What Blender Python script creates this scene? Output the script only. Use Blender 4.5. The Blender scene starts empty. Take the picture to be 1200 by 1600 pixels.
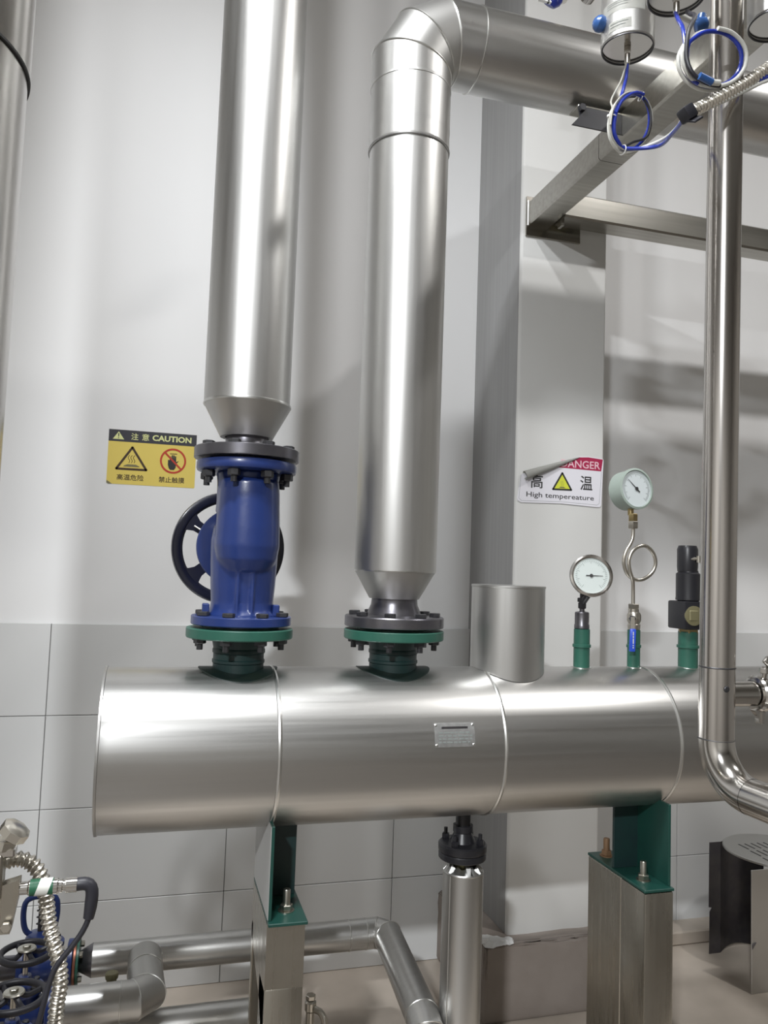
import bpy, bmesh, math, random
from mathutils import Vector, Matrix, Quaternion
random.seed(7)
PI = math.pi
SC = bpy.context.scene
COL = SC.collection

# ------------------------------------------------------------------ camera
YAW, PITCH, ROLL, FOC = 0.276094, 0.0731582, 0.0343609, 1224.96
F_ = Vector((math.sin(YAW)*math.cos(PITCH), math.cos(YAW)*math.cos(PITCH), math.sin(PITCH)))
R_ = Vector((math.cos(YAW), -math.sin(YAW), 0))
U_ = R_.cross(F_)
c_, s_ = math.cos(ROLL), math.sin(ROLL)
R2, U2 = R_*c_ + U_*s_, U_*c_ - R_*s_
cd = bpy.data.cameras.new('camera'); cam = bpy.data.objects.new('camera', cd); COL.objects.link(cam)
m3 = Matrix((R2, U2, -F_)).transposed()
cam.matrix_world = Matrix.Translation((0, 0, 1.41337)) @ m3.to_4x4()
cd.sensor_fit = 'VERTICAL'; cd.sensor_height = 32.0; cd.lens = 32.0*FOC/1600.0
cd.clip_start = .02; cd.clip_end = 60
SC.camera = cam

# ------------------------------------------------------------------ world, lights, exposure
w = bpy.data.worlds.new('world'); SC.world = w; w.use_nodes = True
w.node_tree.nodes['Background'].inputs[0].default_value = (.9, .95, 1, 1)
w.node_tree.nodes['Background'].inputs[1].default_value = .05
def lamp(name, loc, size, power, col=(1, .97, .93), sy=None, aim=None):
    l = bpy.data.lights.new(name, 'AREA'); l.energy = power; l.color = col
    if sy: l.shape = 'RECTANGLE'; l.size = size; l.size_y = sy
    else: l.shape = 'DISK'; l.size = size
    o = bpy.data.objects.new(name, l); o.location = loc; COL.objects.link(o)
    if aim is not None:
        o.rotation_euler = (Vector(aim)-Vector(loc)).to_track_quat('-Z', 'Y').to_euler()
    return o
lamp('ceiling_or_fill_lamp', (-.12, .45, 4.45), .16, 44, (.985, .99, 1))
lamp('ceiling_or_fill_lamp', (-.24, .95, 3.75), .16, 46, (.94, .97, 1))
lamp('ceiling_or_fill_lamp', (2.6, .7, 4.2), .16, 40, (1, .985, .97))
lamp('ceiling_or_fill_lamp', (-1.5, -1.9, 3.5), .24, 270, (.95, .975, 1))  # fill lamp added to brighten the lower left wall
SC.view_settings.view_transform = 'Standard'; SC.view_settings.look = 'None'
SC.view_settings.gamma = 1; SC.view_settings.exposure = 0.16
SC.view_settings.use_curve_mapping = False

# ------------------------------------------------------------------ materials
def mat(name, col, rough=.5, metal=0., spec=.5, coat=0., noise=None, streak=None, bump=0., rvar=0., emit=None):
    """noise=(scale,strength,colour2) blotches; streak=(sx,sy,sz,strength) stretched object-space grain"""
    m = bpy.data.materials.new(name); m.use_nodes = True
    nt = m.node_tree; b = nt.nodes['Principled BSDF']
    b.inputs['Base Color'].default_value = (*col, 1); b.inputs['Roughness'].default_value = rough
    b.inputs['Metallic'].default_value = metal; b.inputs['Specular IOR Level'].default_value = spec
    b.inputs['Coat Weight'].default_value = coat; b.inputs['Coat Roughness'].default_value = .15
    tc = nt.nodes.new('ShaderNodeTexCoord')
    last = None
    def nz(scale, mp=None, detail=4):
        n = nt.nodes.new('ShaderNodeTexNoise'); n.inputs['Scale'].default_value = scale; n.inputs['Detail'].default_value = detail
        if mp:
            g = nt.nodes.new('ShaderNodeMapping'); g.inputs['Scale'].default_value = mp
            nt.links.new(tc.outputs['Object'], g.inputs[0]); nt.links.new(g.outputs[0], n.inputs[0])
        else: nt.links.new(tc.outputs['Object'], n.inputs[0])
        return n
    colout = None
    if noise:
        n = nz(noise[0]); r = nt.nodes.new('ShaderNodeValToRGB')
        r.color_ramp.elements[0].position = .38; r.color_ramp.elements[1].position = .68
        r.color_ramp.elements[0].color = (0, 0, 0, 1); r.color_ramp.elements[1].color = (1, 1, 1, 1)
        nt.links.new(n.outputs[0], r.inputs[0])
        f = nt.nodes.new('ShaderNodeMath'); f.operation = 'MULTIPLY'; f.inputs[1].default_value = noise[1]
        nt.links.new(r.outputs[0], f.inputs[0])
        mx = nt.nodes.new('ShaderNodeMix'); mx.data_type = 'RGBA'
        mx.inputs[6].default_value = (*col, 1); mx.inputs[7].default_value = (*noise[2], 1)
        nt.links.new(f.outputs[0], mx.inputs[0]); colout = mx.outputs[2]
    if streak:
        n = nz(1, streak[:3], 3)
        r = nt.nodes.new('ShaderNodeMapRange'); r.inputs[1].default_value = .3; r.inputs[2].default_value = .7
        r.inputs[3].default_value = 1-streak[3]; r.inputs[4].default_value = 1.0
        nt.links.new(n.outputs[0], r.inputs[0])
        mm = nt.nodes.new('ShaderNodeVectorMath'); mm.operation = 'SCALE'
        if colout: nt.links.new(colout, mm.inputs[0])
        else: mm.inputs[0].default_value = col
        nt.links.new(r.outputs[0], mm.inputs['Scale']); colout = mm.outputs[0]
        if rvar:
            q = nt.nodes.new('ShaderNodeMapRange'); q.inputs[1].default_value = .3; q.inputs[2].default_value = .7
            q.inputs[3].default_value = rough+rvar; q.inputs[4].default_value = rough-rvar
            nt.links.new(n.outputs[0], q.inputs[0]); nt.links.new(q.outputs[0], b.inputs['Roughness'])
    if colout: nt.links.new(colout, b.inputs['Base Color'])
    if bump:
        n = nz(bump[0], bump[2] if len(bump) > 2 else None, 3)
        u = nt.nodes.new('ShaderNodeBump'); u.inputs['Strength'].default_value = bump[1]; u.inputs['Distance'].default_value = .002
        nt.links.new(n.outputs[0], u.inputs['Height']); nt.links.new(u.outputs[0], b.inputs['Normal'])
    return m
STEEL = (.57, .565, .55)
M = dict(
 plaster=mat('white_plaster', (.80, .80, .80), .7, noise=(1.3, .25, (.74, .735, .72)), bump=(9, .10)),
 column=mat('grey_white_plaster', (.66, .66, .645), .65, noise=(3, .3, (.58, .575, .55)), bump=(12, .15)),
 tile=mat('pale_grey_tile', (.63, .635, .63), .35, noise=(2, .2, (.56, .56, .545)), spec=.4),
 grout=mat('grout', (.30, .30, .29), .9),
 floor=mat('stained_concrete', (.52, .455, .39), .42, noise=(2.6, .7, (.30, .26, .215)), bump=(30, .25)),
 floor_added=mat('added_dark_floor', (.13, .115, .10), .5, noise=(4, .4, (.09, .08, .07))),
 plinth=mat('brown_concrete', (.25, .215, .19), .8, noise=(7, .5, (.33, .29, .26)), bump=(40, .5)),
 ceil=mat('ceiling_paint', (.50, .50, .48), .8),
 roomwall=mat('room_paint', (.36, .345, .32), .7),
 clad_v=mat('brushed_cladding_upright', STEEL, .40, 1, streak=(60, 60, 1.5, .06), rvar=.04, bump=(3, .12, (1, 1, .35))),
 clad_h=mat('brushed_cladding_level', STEEL, .34, 1, streak=(1.5, 70, 70, .06), rvar=.04, bump=(3, .10, (.35, 1, 1))),
 clad=mat('satin_sheet_steel', (.54, .535, .52), .42, 1, noise=(14, .3, (.50, .495, .48))),
 sheetgrey=mat('galvanised_sheet', (.42, .42, .41), .45, .25),
 clad_d=mat('smooth_duct_sheet', (.52, .50, .475), .24, 1, streak=(50, 50, 1, .12)),
 plate=mat('etched_plate', (.66, .66, .65), .5, .8, noise=(90, .5, (.45, .45, .44))),
 sideshade=mat('side_shade_grey', (.33, .33, .33), .5, .1, streak=(1, 70, 1.2, .12)),
 seam=mat('rolled_seam', (.70, .70, .68), .30, 1),
 gap=mat('dark_seam_gap', (.04, .04, .04), .7),
 polish=mat('polished_stainless', (.62, .59, .56), .19, 1, streak=(90, 90, .8, .10)),
 polish_h=mat('polished_fitting', (.62, .60, .57), .16, 1),
 brush=mat('worn_square_tube', (.50, .475, .42), .30, 1, streak=(70, 70, 2, .10), noise=(7, .4, (.36, .32, .26)), rvar=.08),
 brush_y=mat('frame_tube_steel', (.48, .465, .425), .24, 1, streak=(2, 70, 70, .18), noise=(6, .3, (.42, .40, .34))),
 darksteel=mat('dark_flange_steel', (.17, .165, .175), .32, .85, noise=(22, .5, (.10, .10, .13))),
 black=mat('black_paint', (.018, .018, .022), .35),
 rubber=mat('black_plastic', (.02, .02, .026), .45),
 navy=mat('navy_wheel_paint', (.007, .008, .020), .28, coat=.3),
 blue=mat('blue_valve_paint', (.016, .036, .155), .34, coat=.3, noise=(16, .35, (.011, .024, .11)), bump=(60, .15)),
 green=mat('green_paint', (.026, .110, .078), .38, noise=(30, .35, (.016, .075, .055)), bump=(60, .2)),
 midgreen=mat('saddle_green_paint', (.010, .055, .043), .35, noise=(25, .35, (.008, .035, .03))),
 collar=mat('collar_dark', (.005, .014, .013), .5, noise=(30, .5, (.012, .02, .012))),
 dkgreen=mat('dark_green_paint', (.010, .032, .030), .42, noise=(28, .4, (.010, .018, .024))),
 bolt=mat('dark_bolt', (.07, .07, .075), .4, .7),
 zinc=mat('zinc_bolt', (.50, .49, .44), .32, 1, noise=(60, .5, (.30, .27, .20))),
 rust=mat('rusty_bolt', (.22, .13, .07), .6, .3),
 brass=mat('brass', (.42, .33, .17), .35, 1),
 nickel=mat('nickel', (.60, .57, .51), .30, 1),
 gaugecase=mat('pale_green_case', (.33, .39, .35), .40),
 face=mat('dial_face', (.60, .65, .66), .4),
 facegrn=mat('dial_face_green', (.55, .60, .58), .4),
 glass=mat('dial_glass', (.9, .92, .9), .08),
 ink=mat('black_ink', (.03, .03, .03), .5),
 inkgrey=mat('grey_ink', (.25, .28, .27), .5),
 bluegrip=mat('blue_grip', (.02, .07, .50), .35),
 bluehose=mat('blue_air_hose', (.015, .035, .33), .25, coat=.3),
 blueball=mat('blue_plug', (.03, .10, .30), .3, coat=.3),
 whitecable=mat('white_cable', (.62, .62, .58), .4),
 greycable=mat('grey_cable', (.40, .39, .35), .45),
 tie=mat('white_cable_tie', (.8, .8, .78), .4),
 sticker_y=mat('yellow_print', (.76, .60, .14), .45),
 sticker_k=mat('charcoal_print', (.045, .045, .055), .45),
 brownk=mat('brown_black_print', (.06, .035, .02), .5),
 red=mat('red_print', (.50, .05, .03), .45),
 crimson=mat('crimson_print', (.36, .02, .07), .45),
 paper=mat('white_sticker', (.74, .73, .78), .4),
 paperback=mat('peeled_backing', (.50, .50, .47), .55),
 lime=mat('yellow_green_print', (.62, .66, .06), .45),
 palegreen=mat('pale_yellow_ink', (.72, .74, .34), .45),
 pink=mat('pale_pink_ink', (.75, .50, .55), .5),
 olive=mat('olive_plate', (.25, .23, .13), .4, .4),
 wrapgreen=mat('green_label_print', (.05, .20, .11), .4),
 copper=mat('copper_red_flange', (.30, .12, .08), .4, .6),
)
# glass front of gauges is truly transparent-ish
gb = M['glass'].node_tree.nodes['Principled BSDF']; gb.inputs['Transmission Weight'].default_value = 1; gb.inputs['IOR'].default_value = 1.2

# ------------------------------------------------------------------ geometry helpers
ORG = {}
# the header and its risers are drawn in plant units (DN100 size) and built at DN125 size: one unit = 1.142 m
XF = [1.0, 0.0]
def xf(p): return Vector(p)*XF[0]+Vector((0, 0, XF[1]))
def frame(d):
    return Vector(d).normalized().to_track_quat('Z', 'Y').to_matrix()
class B:
    def __init__(s): s.bm = bmesh.new()
    def face(s, vs):
        try: return s.bm.faces.new(vs)
        except ValueError: return None
    def box(s, x0, x1, y0, y1, z0, z1, bev=0., rot=None, seg=1):
        g = bmesh.ops.create_cube(s.bm, size=1)
        vs = g['verts']
        bmesh.ops.scale(s.bm, verts=vs, vec=(abs(x1-x0), abs(y1-y0), abs(z1-z0)))
        if bev:
            es = list({e for v in vs for e in v.link_edges})
            r = bmesh.ops.bevel(s.bm, geom=es, offset=bev, segments=seg, profile=.5, affect='EDGES')
            vs = list({v for f in r['faces'] for v in f.verts} | {v for v in vs if v.is_valid})
        if rot is not None: bmesh.ops.rotate(s.bm, verts=vs, cent=(0, 0, 0), matrix=rot)
        bmesh.ops.translate(s.bm, verts=vs, vec=((x0+x1)/2, (y0+y1)/2, (z0+z1)/2))
        return s
    def lathe(s, prof, org=(0, 0, 0), d=(0, 0, 1), seg=48, a0=0., a1=2*PI, cap=True):
        """prof: (r, h) list along direction d"""
        m = frame(d); org = Vector(org); full = abs(a1-a0-2*PI) < 1e-6
        n = seg if full else seg+1
        rings = []
        for r, h in prof:
            if r < 1e-7: rings.append([s.bm.verts.new(org+m@Vector((0, 0, h)))])
            else: rings.append([s.bm.verts.new(org+m@Vector((r*math.cos(a0+(a1-a0)*i/seg), r*math.sin(a0+(a1-a0)*i/seg), h))) for i in range(n)])
        for a, b in zip(rings, rings[1:]):
            k = n if full else n-1
            for i in range(k):
                j = (i+1) % n
                if len(a) == 1 and len(b) == 1: continue
                if len(a) == 1: s.face([a[0], b[j], b[i]])
                elif len(b) == 1: s.face([a[i], a[j], b[0]])
                else: s.face([a[i], a[j], b[j], b[i]])
        if cap and full:
            if len(rings[0]) > 1: s.face(list(reversed(rings[0])))
            if len(rings[-1]) > 1: s.face(rings[-1])
        return s
    def rod(s, p, q, r, seg=24, r2=None):
        p, q = Vector(p), Vector(q); L = (q-p).length
        return s.lathe([(r, 0), (r2 or r, L)], p, q-p, seg)
    def hexa(s, p, d, r, h, ch=.12):
        s.lathe([(r*(1-ch), 0), (r, h*ch), (r, h*(1-ch)), (r*(1-ch), h)], p, d, 6); return s
    def tube(s, pts, r, seg=12, closed=False, smooth=True, step=.006, rf=None, miter=False, ends=True):
        pts = [Vector(p) for p in pts]
        if smooth:
            out = []; n = len(pts)
            rng = range(n if closed else n-1)
            for i in rng:
                if closed: p0, p1, p2, p3 = pts[i-1], pts[i], pts[(i+1) % n], pts[(i+2) % n]
                else: p0, p1, p2, p3 = pts[max(i-1, 0)], pts[i], pts[i+1], pts[min(i+2, n-1)]
                k = max(2, int((p2-p1).length/step))
                for j in range(k):
                    t = j/k
                    out.append(.5*((2*p1)+(-p0+p2)*t+(2*p0-5*p1+4*p2-p3)*t*t+(-p0+3*p1-3*p2+p3)*t**3))
            if not closed: out.append(pts[-1])
            pts = out
        n = len(pts); rings = []
        def tan(i):
            if closed: return (pts[(i+1) % n]-pts[i-1]).normalized()
            return (pts[min(i+1, n-1)]-pts[max(i-1, 0)]).normalized()
        t0 = tan(0); nrm = t0.orthogonal().normalized(); L = 0
        for i in range(n):
            t1 = tan(i); q = t0.rotation_difference(t1); nrm = (q@nrm); nrm = (nrm-t1*nrm.dot(t1)).normalized(); bi = t1.cross(nrm); t0 = t1
            if i: L += (pts[i]-pts[i-1]).length
            rr = rf(L) if rf else r
            rings.append([s.bm.verts.new(pts[i]+nrm*rr*math.cos(2*PI*k/seg)+bi*rr*math.sin(2*PI*k/seg)) for k in range(seg)])
        for i in range(n if closed else n-1):
            a, b = rings[i], rings[(i+1) % n]
            off = 0
            if closed and i == n-1:
                off = min(range(seg), key=lambda o: (a[0].co-b[o].co).length)
            for k in range(seg):
                s.face([a[k], a[(k+1) % seg], b[(k+1+off) % seg], b[(k+off) % seg]])
        if not closed and ends: s.face(list(reversed(rings[0]))); s.face(rings[-1])
        return s
    def poly(s, pts, ext):
        """planar polygon extruded along ext"""
        a = [s.bm.verts.new(Vector(p)) for p in pts]; e = Vector(ext)
        b = [s.bm.verts.new(Vector(p)+e) for p in pts]
        s.face(list(reversed(a))); s.face(b); n = len(a)
        for i in range(n): s.face([a[i], a[(i+1) % n], b[(i+1) % n], b[i]])
        return s
    def ring_plate(s, c, d, ro, ri, h, seg=48):
        s.lathe([(ri, 0), (ro, 0), (ro, h), (ri, h), (ri, 0)], c, d, seg, cap=False); return s
def finish(bm, ang=32):
    bmesh.ops.recalc_face_normals(bm, faces=bm.faces)
    for f in bm.faces: f.smooth = True
    lim = math.radians(ang)
    for e in bm.edges:
        if len(e.link_faces) == 2:
            try: e.smooth = e.calc_face_angle() < lim
            except ValueError: pass
def obj(name, b, m, parent=None, label=None, base=None):
    bm = b.bm; org = Vector((0, 0, 0))
    for v in bm.verts: v.co = xf(v.co)
    if parent is not None: org = ORG[parent.name]
    elif base is not None: org = xf(base)
    bmesh.ops.translate(bm, verts=bm.verts, vec=-org)
    finish(bm)
    me = bpy.data.meshes.new(name); bm.to_mesh(me); bm.free()
    me.materials.append(M[m] if isinstance(m, str) else m)
    o = bpy.data.objects.new(name, me); COL.objects.link(o)
    if parent is not None: o.parent = parent
    else: o.location = org
    ORG[o.name] = org
    if label: o['label'] = label
    return o
def thing(name, loc, label, cat, group=None):
    o = bpy.data.objects.new(name, None); o.empty_display_size = .05; COL.objects.link(o); loc = xf(loc); o.location = loc
    o['label'] = label; o['category'] = cat
    if group: o['group'] = group
    ORG[o.name] = Vector(loc); return o
def tag(o, label, cat, group=None):
    o['label'] = label; o['category'] = cat
    if group: o['group'] = group
    return o
def struct(name, b, m, parent=None, base=None):
    o = obj(name, b, m, parent, base=base)
    if parent is None: o['kind'] = 'structure'
    return o
def dup(root, loc, label, group=None):
    r = root.copy(); COL.objects.link(r); r.location = loc; r['label'] = label
    if group: r['group'] = group
    ORG[r.name] = Vector(loc)
    for ch in list(root.children):
        c = ch.copy(); COL.objects.link(c); c.parent = r
        for g in ch.children:
            d = g.copy(); COL.objects.link(d); d.parent = c
    return r
def share(src, parent, offset, name=None):
    """another copy of a part mesh under the same parent, moved by offset"""
    c = src.copy(); COL.objects.link(c); c.parent = parent; c.location = Vector(src.location)+Vector(offset)*XF[0]; ORG[c.name] = ORG[parent.name]
    return c
def bolts(parent, c, z, R, n, ph, kind, h, r, m='bolt', d=1):
    """n hex heads/nuts on a flange as separate parts"""
    first = None
    for i in range(n):
        a = ph+2*PI*i/n; p = Vector((c[0]+R*math.cos(a), c[1]+R*math.sin(a), z))
        if first is None:
            b = B(); b.hexa(p, (0, 0, d), r, h)
            if kind == 'nut': b.rod(p, p+Vector((0, 0, d*(h+.012))), r*.5, 10)
            first = obj(kind, b, m, parent); p0 = p
        else: share(first, parent, p-p0)

# ------------------------------------------------------------------ room
FX0, FX1, FY0, FY1, H = -3.6, 5.0, -5.0, 2.806, 4.6
struct('floor', B().box(FX0, FX1, FY0, FY1+.1, -.1, 0), 'floor')
struct('added_floor_sheet', B().box(FX0, FX1, FY0, 1.35, 0, .003), 'floor_added')  # unseen dark floor layer, added to darken reflections in the drum
wb = struct('wall_back', B().box(FX0, FX1, FY1, FY1+.12, 0, H), 'plaster')
struct('wall_left', B().box(FX0-.1, FX0, FY0, FY1, 0, H), 'roomwall')
struct('wall_right', B().box(FX1, FX1+.1, FY0, FY1, 0, H), 'roomwall')
struct('wall_front', B().box(FX0, FX1, FY0-.1, FY0, 0, H), 'roomwall')
struct('ceiling', B().box(FX0, FX1, FY0, FY1+.1, H, H+.1), 'ceil')
# wall tiles (600 x 300), each a part of the back wall
bk = B().box(-2.13, 3.87, FY1-.003, FY1+.001, 0, 1.198); obj('tile_bed', bk, 'grout', wb)
t0 = None
for r in range(4):
    for k in range(10):
        x = -2.13+.6*k; z = .3*r
        if t0 is None:
            b = B(); b.box(x+.0012, x+.5988, FY1-.010, FY1-.002, z+.0012, z+.2988, .0012)
            t0 = obj('tile', b, 'tile', wb); b0 = (x, z)
        else:
            c = share(t0, wb, (x-b0[0], random.uniform(-.0006, .0006), z-b0[1]))
cl = struct('column', B().box(1.147, 1.482, 2.42, FY1+.01, 0, H, .009, seg=3), 'column')
b = B(); b.box(1.1455, 1.1475, 2.432, FY1, .243, H-.002); obj('side_shade', b, 'sideshade', cl, 'left side face greyed for shade')  # added grey layer; stands in for the shade on the column's left side
b = B(); b.box(1.05, 1.50, 2.365, FY1+.01, 0, .243, .012, seg=2)
bmesh.ops.subdivide_edges(b.bm, edges=b.bm.edges[:], cuts=6, use_grid_fill=True)
for v in b.bm.verts:
    if v.co.z > .15: v.co += Vector((random.uniform(-.002, .002), random.uniform(-.003, .003), random.uniform(-.004, .003)))
struct('trim_1', b, 'plinth')
struct('baseboard_back', B().box(1.50, 4.8, 2.70, FY1, 0, .052, .006), 'floor')
# splashed mortar left on the plinth corner
b = B()
for i in range(9):
    p = Vector((1.06+random.random()*.09, 2.372+random.random()*.03, .243))
    b.lathe([(.018+random.random()*.014, 0), (.010+random.random()*.008, .006+random.random()*.006), (0, .011)], p, (random.uniform(-.2, .2), random.uniform(-.2, .2), 1), 7)
o = obj('mortar_crumbs', b, 'plaster', cl)

# ------------------------------------------------------------------ steam header
XF[:] = [1.142, -.2007]
GF = .1758   # the floor in plant units
HY, HZ, HR = 1.65, 1.045, .1575
hd = thing('steam_header', (.85, HY, HZ-HR), 'large horizontal stainless clad steam header drum spanning the picture', 'tank')
seams = [-.087, .237, .700, 1.117, 1.62]
for i, (a, b_) in enumerate(zip(seams, seams[1:])):
    b = B(); rr = HR+(.0006 if i % 2 else 0)
    b.lathe([(rr, a+.0004), (rr, b_-.0004)], (0, HY, HZ), (1, 0, 0), 128, cap=False)
    obj('cladding_section', b, 'clad_h', hd)
b = B(); b.lathe([(HR+.0002, seams[0]+.001), (HR+.0022, seams[0]), (HR+.0022, seams[0]-.004), (HR-.003, seams[0]-.005), (HR-.005, seams[0]-.001), (0, seams[0]-.001)], (0, HY, HZ), (1, 0, 0), 128, cap=False)
obj('end_cap', b, 'clad', hd)
b = B(); b.lathe([(HR, 1.62), (0, 1.62)], (0, HY, HZ), (1, 0, 0), 96, cap=False); obj('end_cap', b, 'clad', hd)
for x in seams[1:4]:
    b = B(); b.lathe([(HR-.001, x-.005), (HR+.0015, x-.0035), (HR+.0028, x), (HR+.0015, x+.0035), (HR-.001, x+.005)], (0, HY, HZ), (1, 0, 0), 128, cap=False)
    obj('seam_bead', b, 'seam', hd)
def saddle_pad(xc, R, m, off=.0018, yc=HY):
    b = B(); rings = []; n = 48
    for r in (0, R*.4, R*.7, R*.9, R, R*1.01):
        rg = []
        for k in range(n if r else 1):
            a = 2*PI*k/n; x = xc+r*math.cos(a); y = yc+r*math.sin(a)*.98
            z = HZ+math.sqrt(max((HR+off)**2-(y-HY)**2, 0)) - (off*1.2 if r > R else 0)
            rg.append(b.bm.verts.new((x, y, z)))
        rings.append(rg)
    for a, c in zip(rings, rings[1:]):
        for k in range(n):
            j = (k+1) % n
            if len(a) == 1: b.face([a[0], c[k], c[j]])
            else: b.face([a[k], c[k], c[j], a[j]])
    return b
for xc, nm in ((.167, 'a'), (.499, 'b')):
    obj('collar', saddle_pad(xc, .080, 'dkgreen'), 'collar', hd, 'very dark green collar around the nozzle')  # near-black green disc laid on the drum around the nozzle
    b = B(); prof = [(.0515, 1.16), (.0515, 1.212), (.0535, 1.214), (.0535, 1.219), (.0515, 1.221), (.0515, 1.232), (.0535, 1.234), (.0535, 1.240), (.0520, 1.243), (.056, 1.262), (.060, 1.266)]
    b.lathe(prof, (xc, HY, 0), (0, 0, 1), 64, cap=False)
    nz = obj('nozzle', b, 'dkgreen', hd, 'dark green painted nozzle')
    b = B(); b.lathe([(.04, 1.264), (.107, 1.264), (.1085, 1.266), (.1085, 1.2825), (.107, 1.284), (.080, 1.284), (.080, 1.286), (.04, 1.286)], (xc, HY, 0), (0, 0, 1), 72, cap=False)
    obj('flange', b, 'green', nz, 'green painted flange')
    bolts(nz, (xc, HY), 1.264, .088, 8, PI/8, 'nut', .010, .0125, 'bolt', -1)
# small nozzles for instruments
for xc, r, top in ((.9585, .0185, 1.290), (1.0975, .0150, 1.290), (1.249, .0232, 1.288)):
    b = B(); zr = 1.252
    b.lathe([(r, 1.17), (r, zr-.004), (r*1.14, zr-.003), (r*1.14, zr+.003), (r, zr+.004), (r, top), (r*.8, top+.001)], (xc, HY, 0), (0, 0, 1), 32)
    obj('nozzle', b, 'green', hd, 'short green painted nozzle')
    obj('weld_collar', saddle_pad(xc, r*1.25, 'clad', .0012), 'seam', hd)
# nameplate
npl = HZ; a = math.radians(16)
b = B(); n = 6; rows = []
for k in range(n+1):
    ang = math.radians(7.4+(24.6-7.4)*k/n); rows.append((HY-math.cos(ang), ang))
for lift in (0, .0016):
    pass
b = B(); vv = []
for k in range(n+1):
    ang = math.radians(7.2+(24.2-7.2)*k/n); rr = HR+.0024
    vv.append([b.bm.verts.new((x, HY-rr*math.cos(ang), HZ+rr*math.sin(ang))) for x in (.545, .6305)])
for k in range(n): b.face([vv[k][0], vv[k][1], vv[k+1][1], vv[k+1][0]])
r = bmesh.ops.solidify(b.bm, geom=b.bm.faces[:], thickness=.0015)
plate = obj('nameplate', b, 'plate', hd, 'small riveted metal nameplate')
def onhd(x, ang, lift):
    rr = HR+lift; ang = math.radians(ang); return Vector((x, HY-rr*math.cos(ang), HZ+rr*math.sin(ang))), Vector((0, -math.cos(ang), math.sin(ang)))
for x in (.548, .627):
    for an in (8.6, 22.6):
        p, d = onhd(x, an, .0022); b = B(); b.lathe([(.0030, 0), (.0028, .0010), (.0016, .0018), (0, .0021)], p, d, 12); obj('rivet', b, 'seam', plate)
b = B()
for i, an in enumerate((10.5, 12.7, 14.9, 17.1)):
    x = .553
    while x < .622:
        L = random.uniform(.004, .012); p, d = onhd(min(x+L/2, .622), an, .0026)
        b.box(p.x-L/2, p.x+L/2, p.y-.0003, p.y+.0003, p.z-.0013, p.z+.0013); x += L+.003
o = obj('engraving', b, 'inkgrey', plate); o['kind'] = 'stuff'
b = B(); p, d = onhd(.588, 20.3, .0026); b.box(.560, .616, p.y-.0003, p.y+.0003, p.z-.003, p.z+.003); obj('title_band', b, 'darksteel', plate)
# drain nozzle below
DX = .673
b = B(); b.lathe([(.018, .80), (.0165, .825), (.0165, .93)], (DX, HY, 0), (0, 0, 1), 32)
b.lathe([(.022, .846), (.022, .860)], (DX, HY, 0), (0, 0, 1), 24)
dn = obj('drain_nozzle', b, 'black', hd, 'black drain nozzle under the drum')
b = B(); b.lathe([(.0, .806), (.0525, .806), (.0535, .808), (.0535, .820), (.050, .823), (.028, .825), (.019, .846), (0, .846)], (DX, HY, 0), (0, 0, 1), 48, cap=False); obj('flange', b, 'black', dn)
bolts(dn, (DX, HY), .822, .041, 4, PI/4, 'nut', .013, .0085, 'black', 1)
# saddles: a cheek plate on one side, a cross plate in the middle, a base plate
def saddle(x0, x1, cheek_left):
    xc = x0+.003 if cheek_left else x1-.003
    zt = HZ-HR*.86
    b = B(); b.box(xc-.003, xc+.003, 1.520, 1.738, .746, zt+.01, .0008)
    s = obj('saddle', b, 'midgreen', hd, 'green painted saddle plate')
    b = B(); b.box(x0+.004, x1-.004, 1.636, 1.644, .746, zt, .0008); obj('cross_plate', b, 'dkgreen', s, 'dark green cross plate')
    b = B(); b.box(x0-.001, x1+.001, 1.508, 1.742, .7395, .746, .0012); obj('base_plate', b, 'midgreen', s)
    if cheek_left: b = B(); b.box(xc-.0042, xc-.0031, 1.5215, 1.7375, .748, zt+.008); obj('outer_sheet', b, 'sheetgrey', s, 'grey outer sheet')
    for y in (1.562, 1.712):
        b = B(); xm = (x0+x1)/2+(.004 if cheek_left else -.004); b.hexa((xm, y, .748), (0, 0, 1), .0125, .011); b.lathe([(.016, .7460), (.016, .748)], (xm, y, 0), (0, 0, 1), 20)
        b.lathe([(.0075, .758), (.0075, .785), (.0065, .787)], (xm, y, 0), (0, 0, 1), 14)
        obj('anchor_bolt', b, 'zinc' if y < 1.6 else 'rust', s, 'zinc anchor bolt with nut' if y < 1.6 else 'rusty anchor bolt with nut')
saddle(.232, .305, True); saddle(1.038, 1.110, False)

# ------------------------------------------------------------------ posts
def post(x0, x1, label, openside):
    t = thing('support_post', ((x0+x1)/2, 1.625, GF), label, 'post', 'square steel support posts under the header')
    if openside:
        b = B(); b.poly([(x0, 1.525, .739), (x0, 1.741, .739), (x0, 1.741, .63), (x0, 1.585, .570), (x0, 1.525, .50)], (x1-x0, 0, 0))
        obj('top_cap', b, 'brush', t)
        b = B(); b.box(x0, x1, 1.524, 1.600, GF, .62, .003, seg=2); obj('front_tube', b, 'brush', t)
        b = B(); b.box(x0, x1, 1.718, 1.741, GF, .66, .002); obj('rear_tube', b, 'brush', t)
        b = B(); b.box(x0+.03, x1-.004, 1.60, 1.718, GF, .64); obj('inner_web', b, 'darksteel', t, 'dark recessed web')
    else:
        b = B(); b.box(x0, x1, 1.508, 1.600, GF, .739, .004, seg=2); obj('front_tube', b, 'brush', t)
        b = B(); b.box(x0+.0012, x1, 1.600, 1.741, GF, .739, .0025); obj('rear_panel', b, 'brush', t)
    b = B(); b.box(x0-.03, x1+.03, 1.49, 1.77, GF, GF+.008, .001); obj('foot_plate', b, 'brush', t)
post(.231, .304, 'left square steel post under the drum, with a notched open side', True)
post(1.037, 1.109, 'right square steel post under the drum, flat brown-tinted side panel', False)

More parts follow.
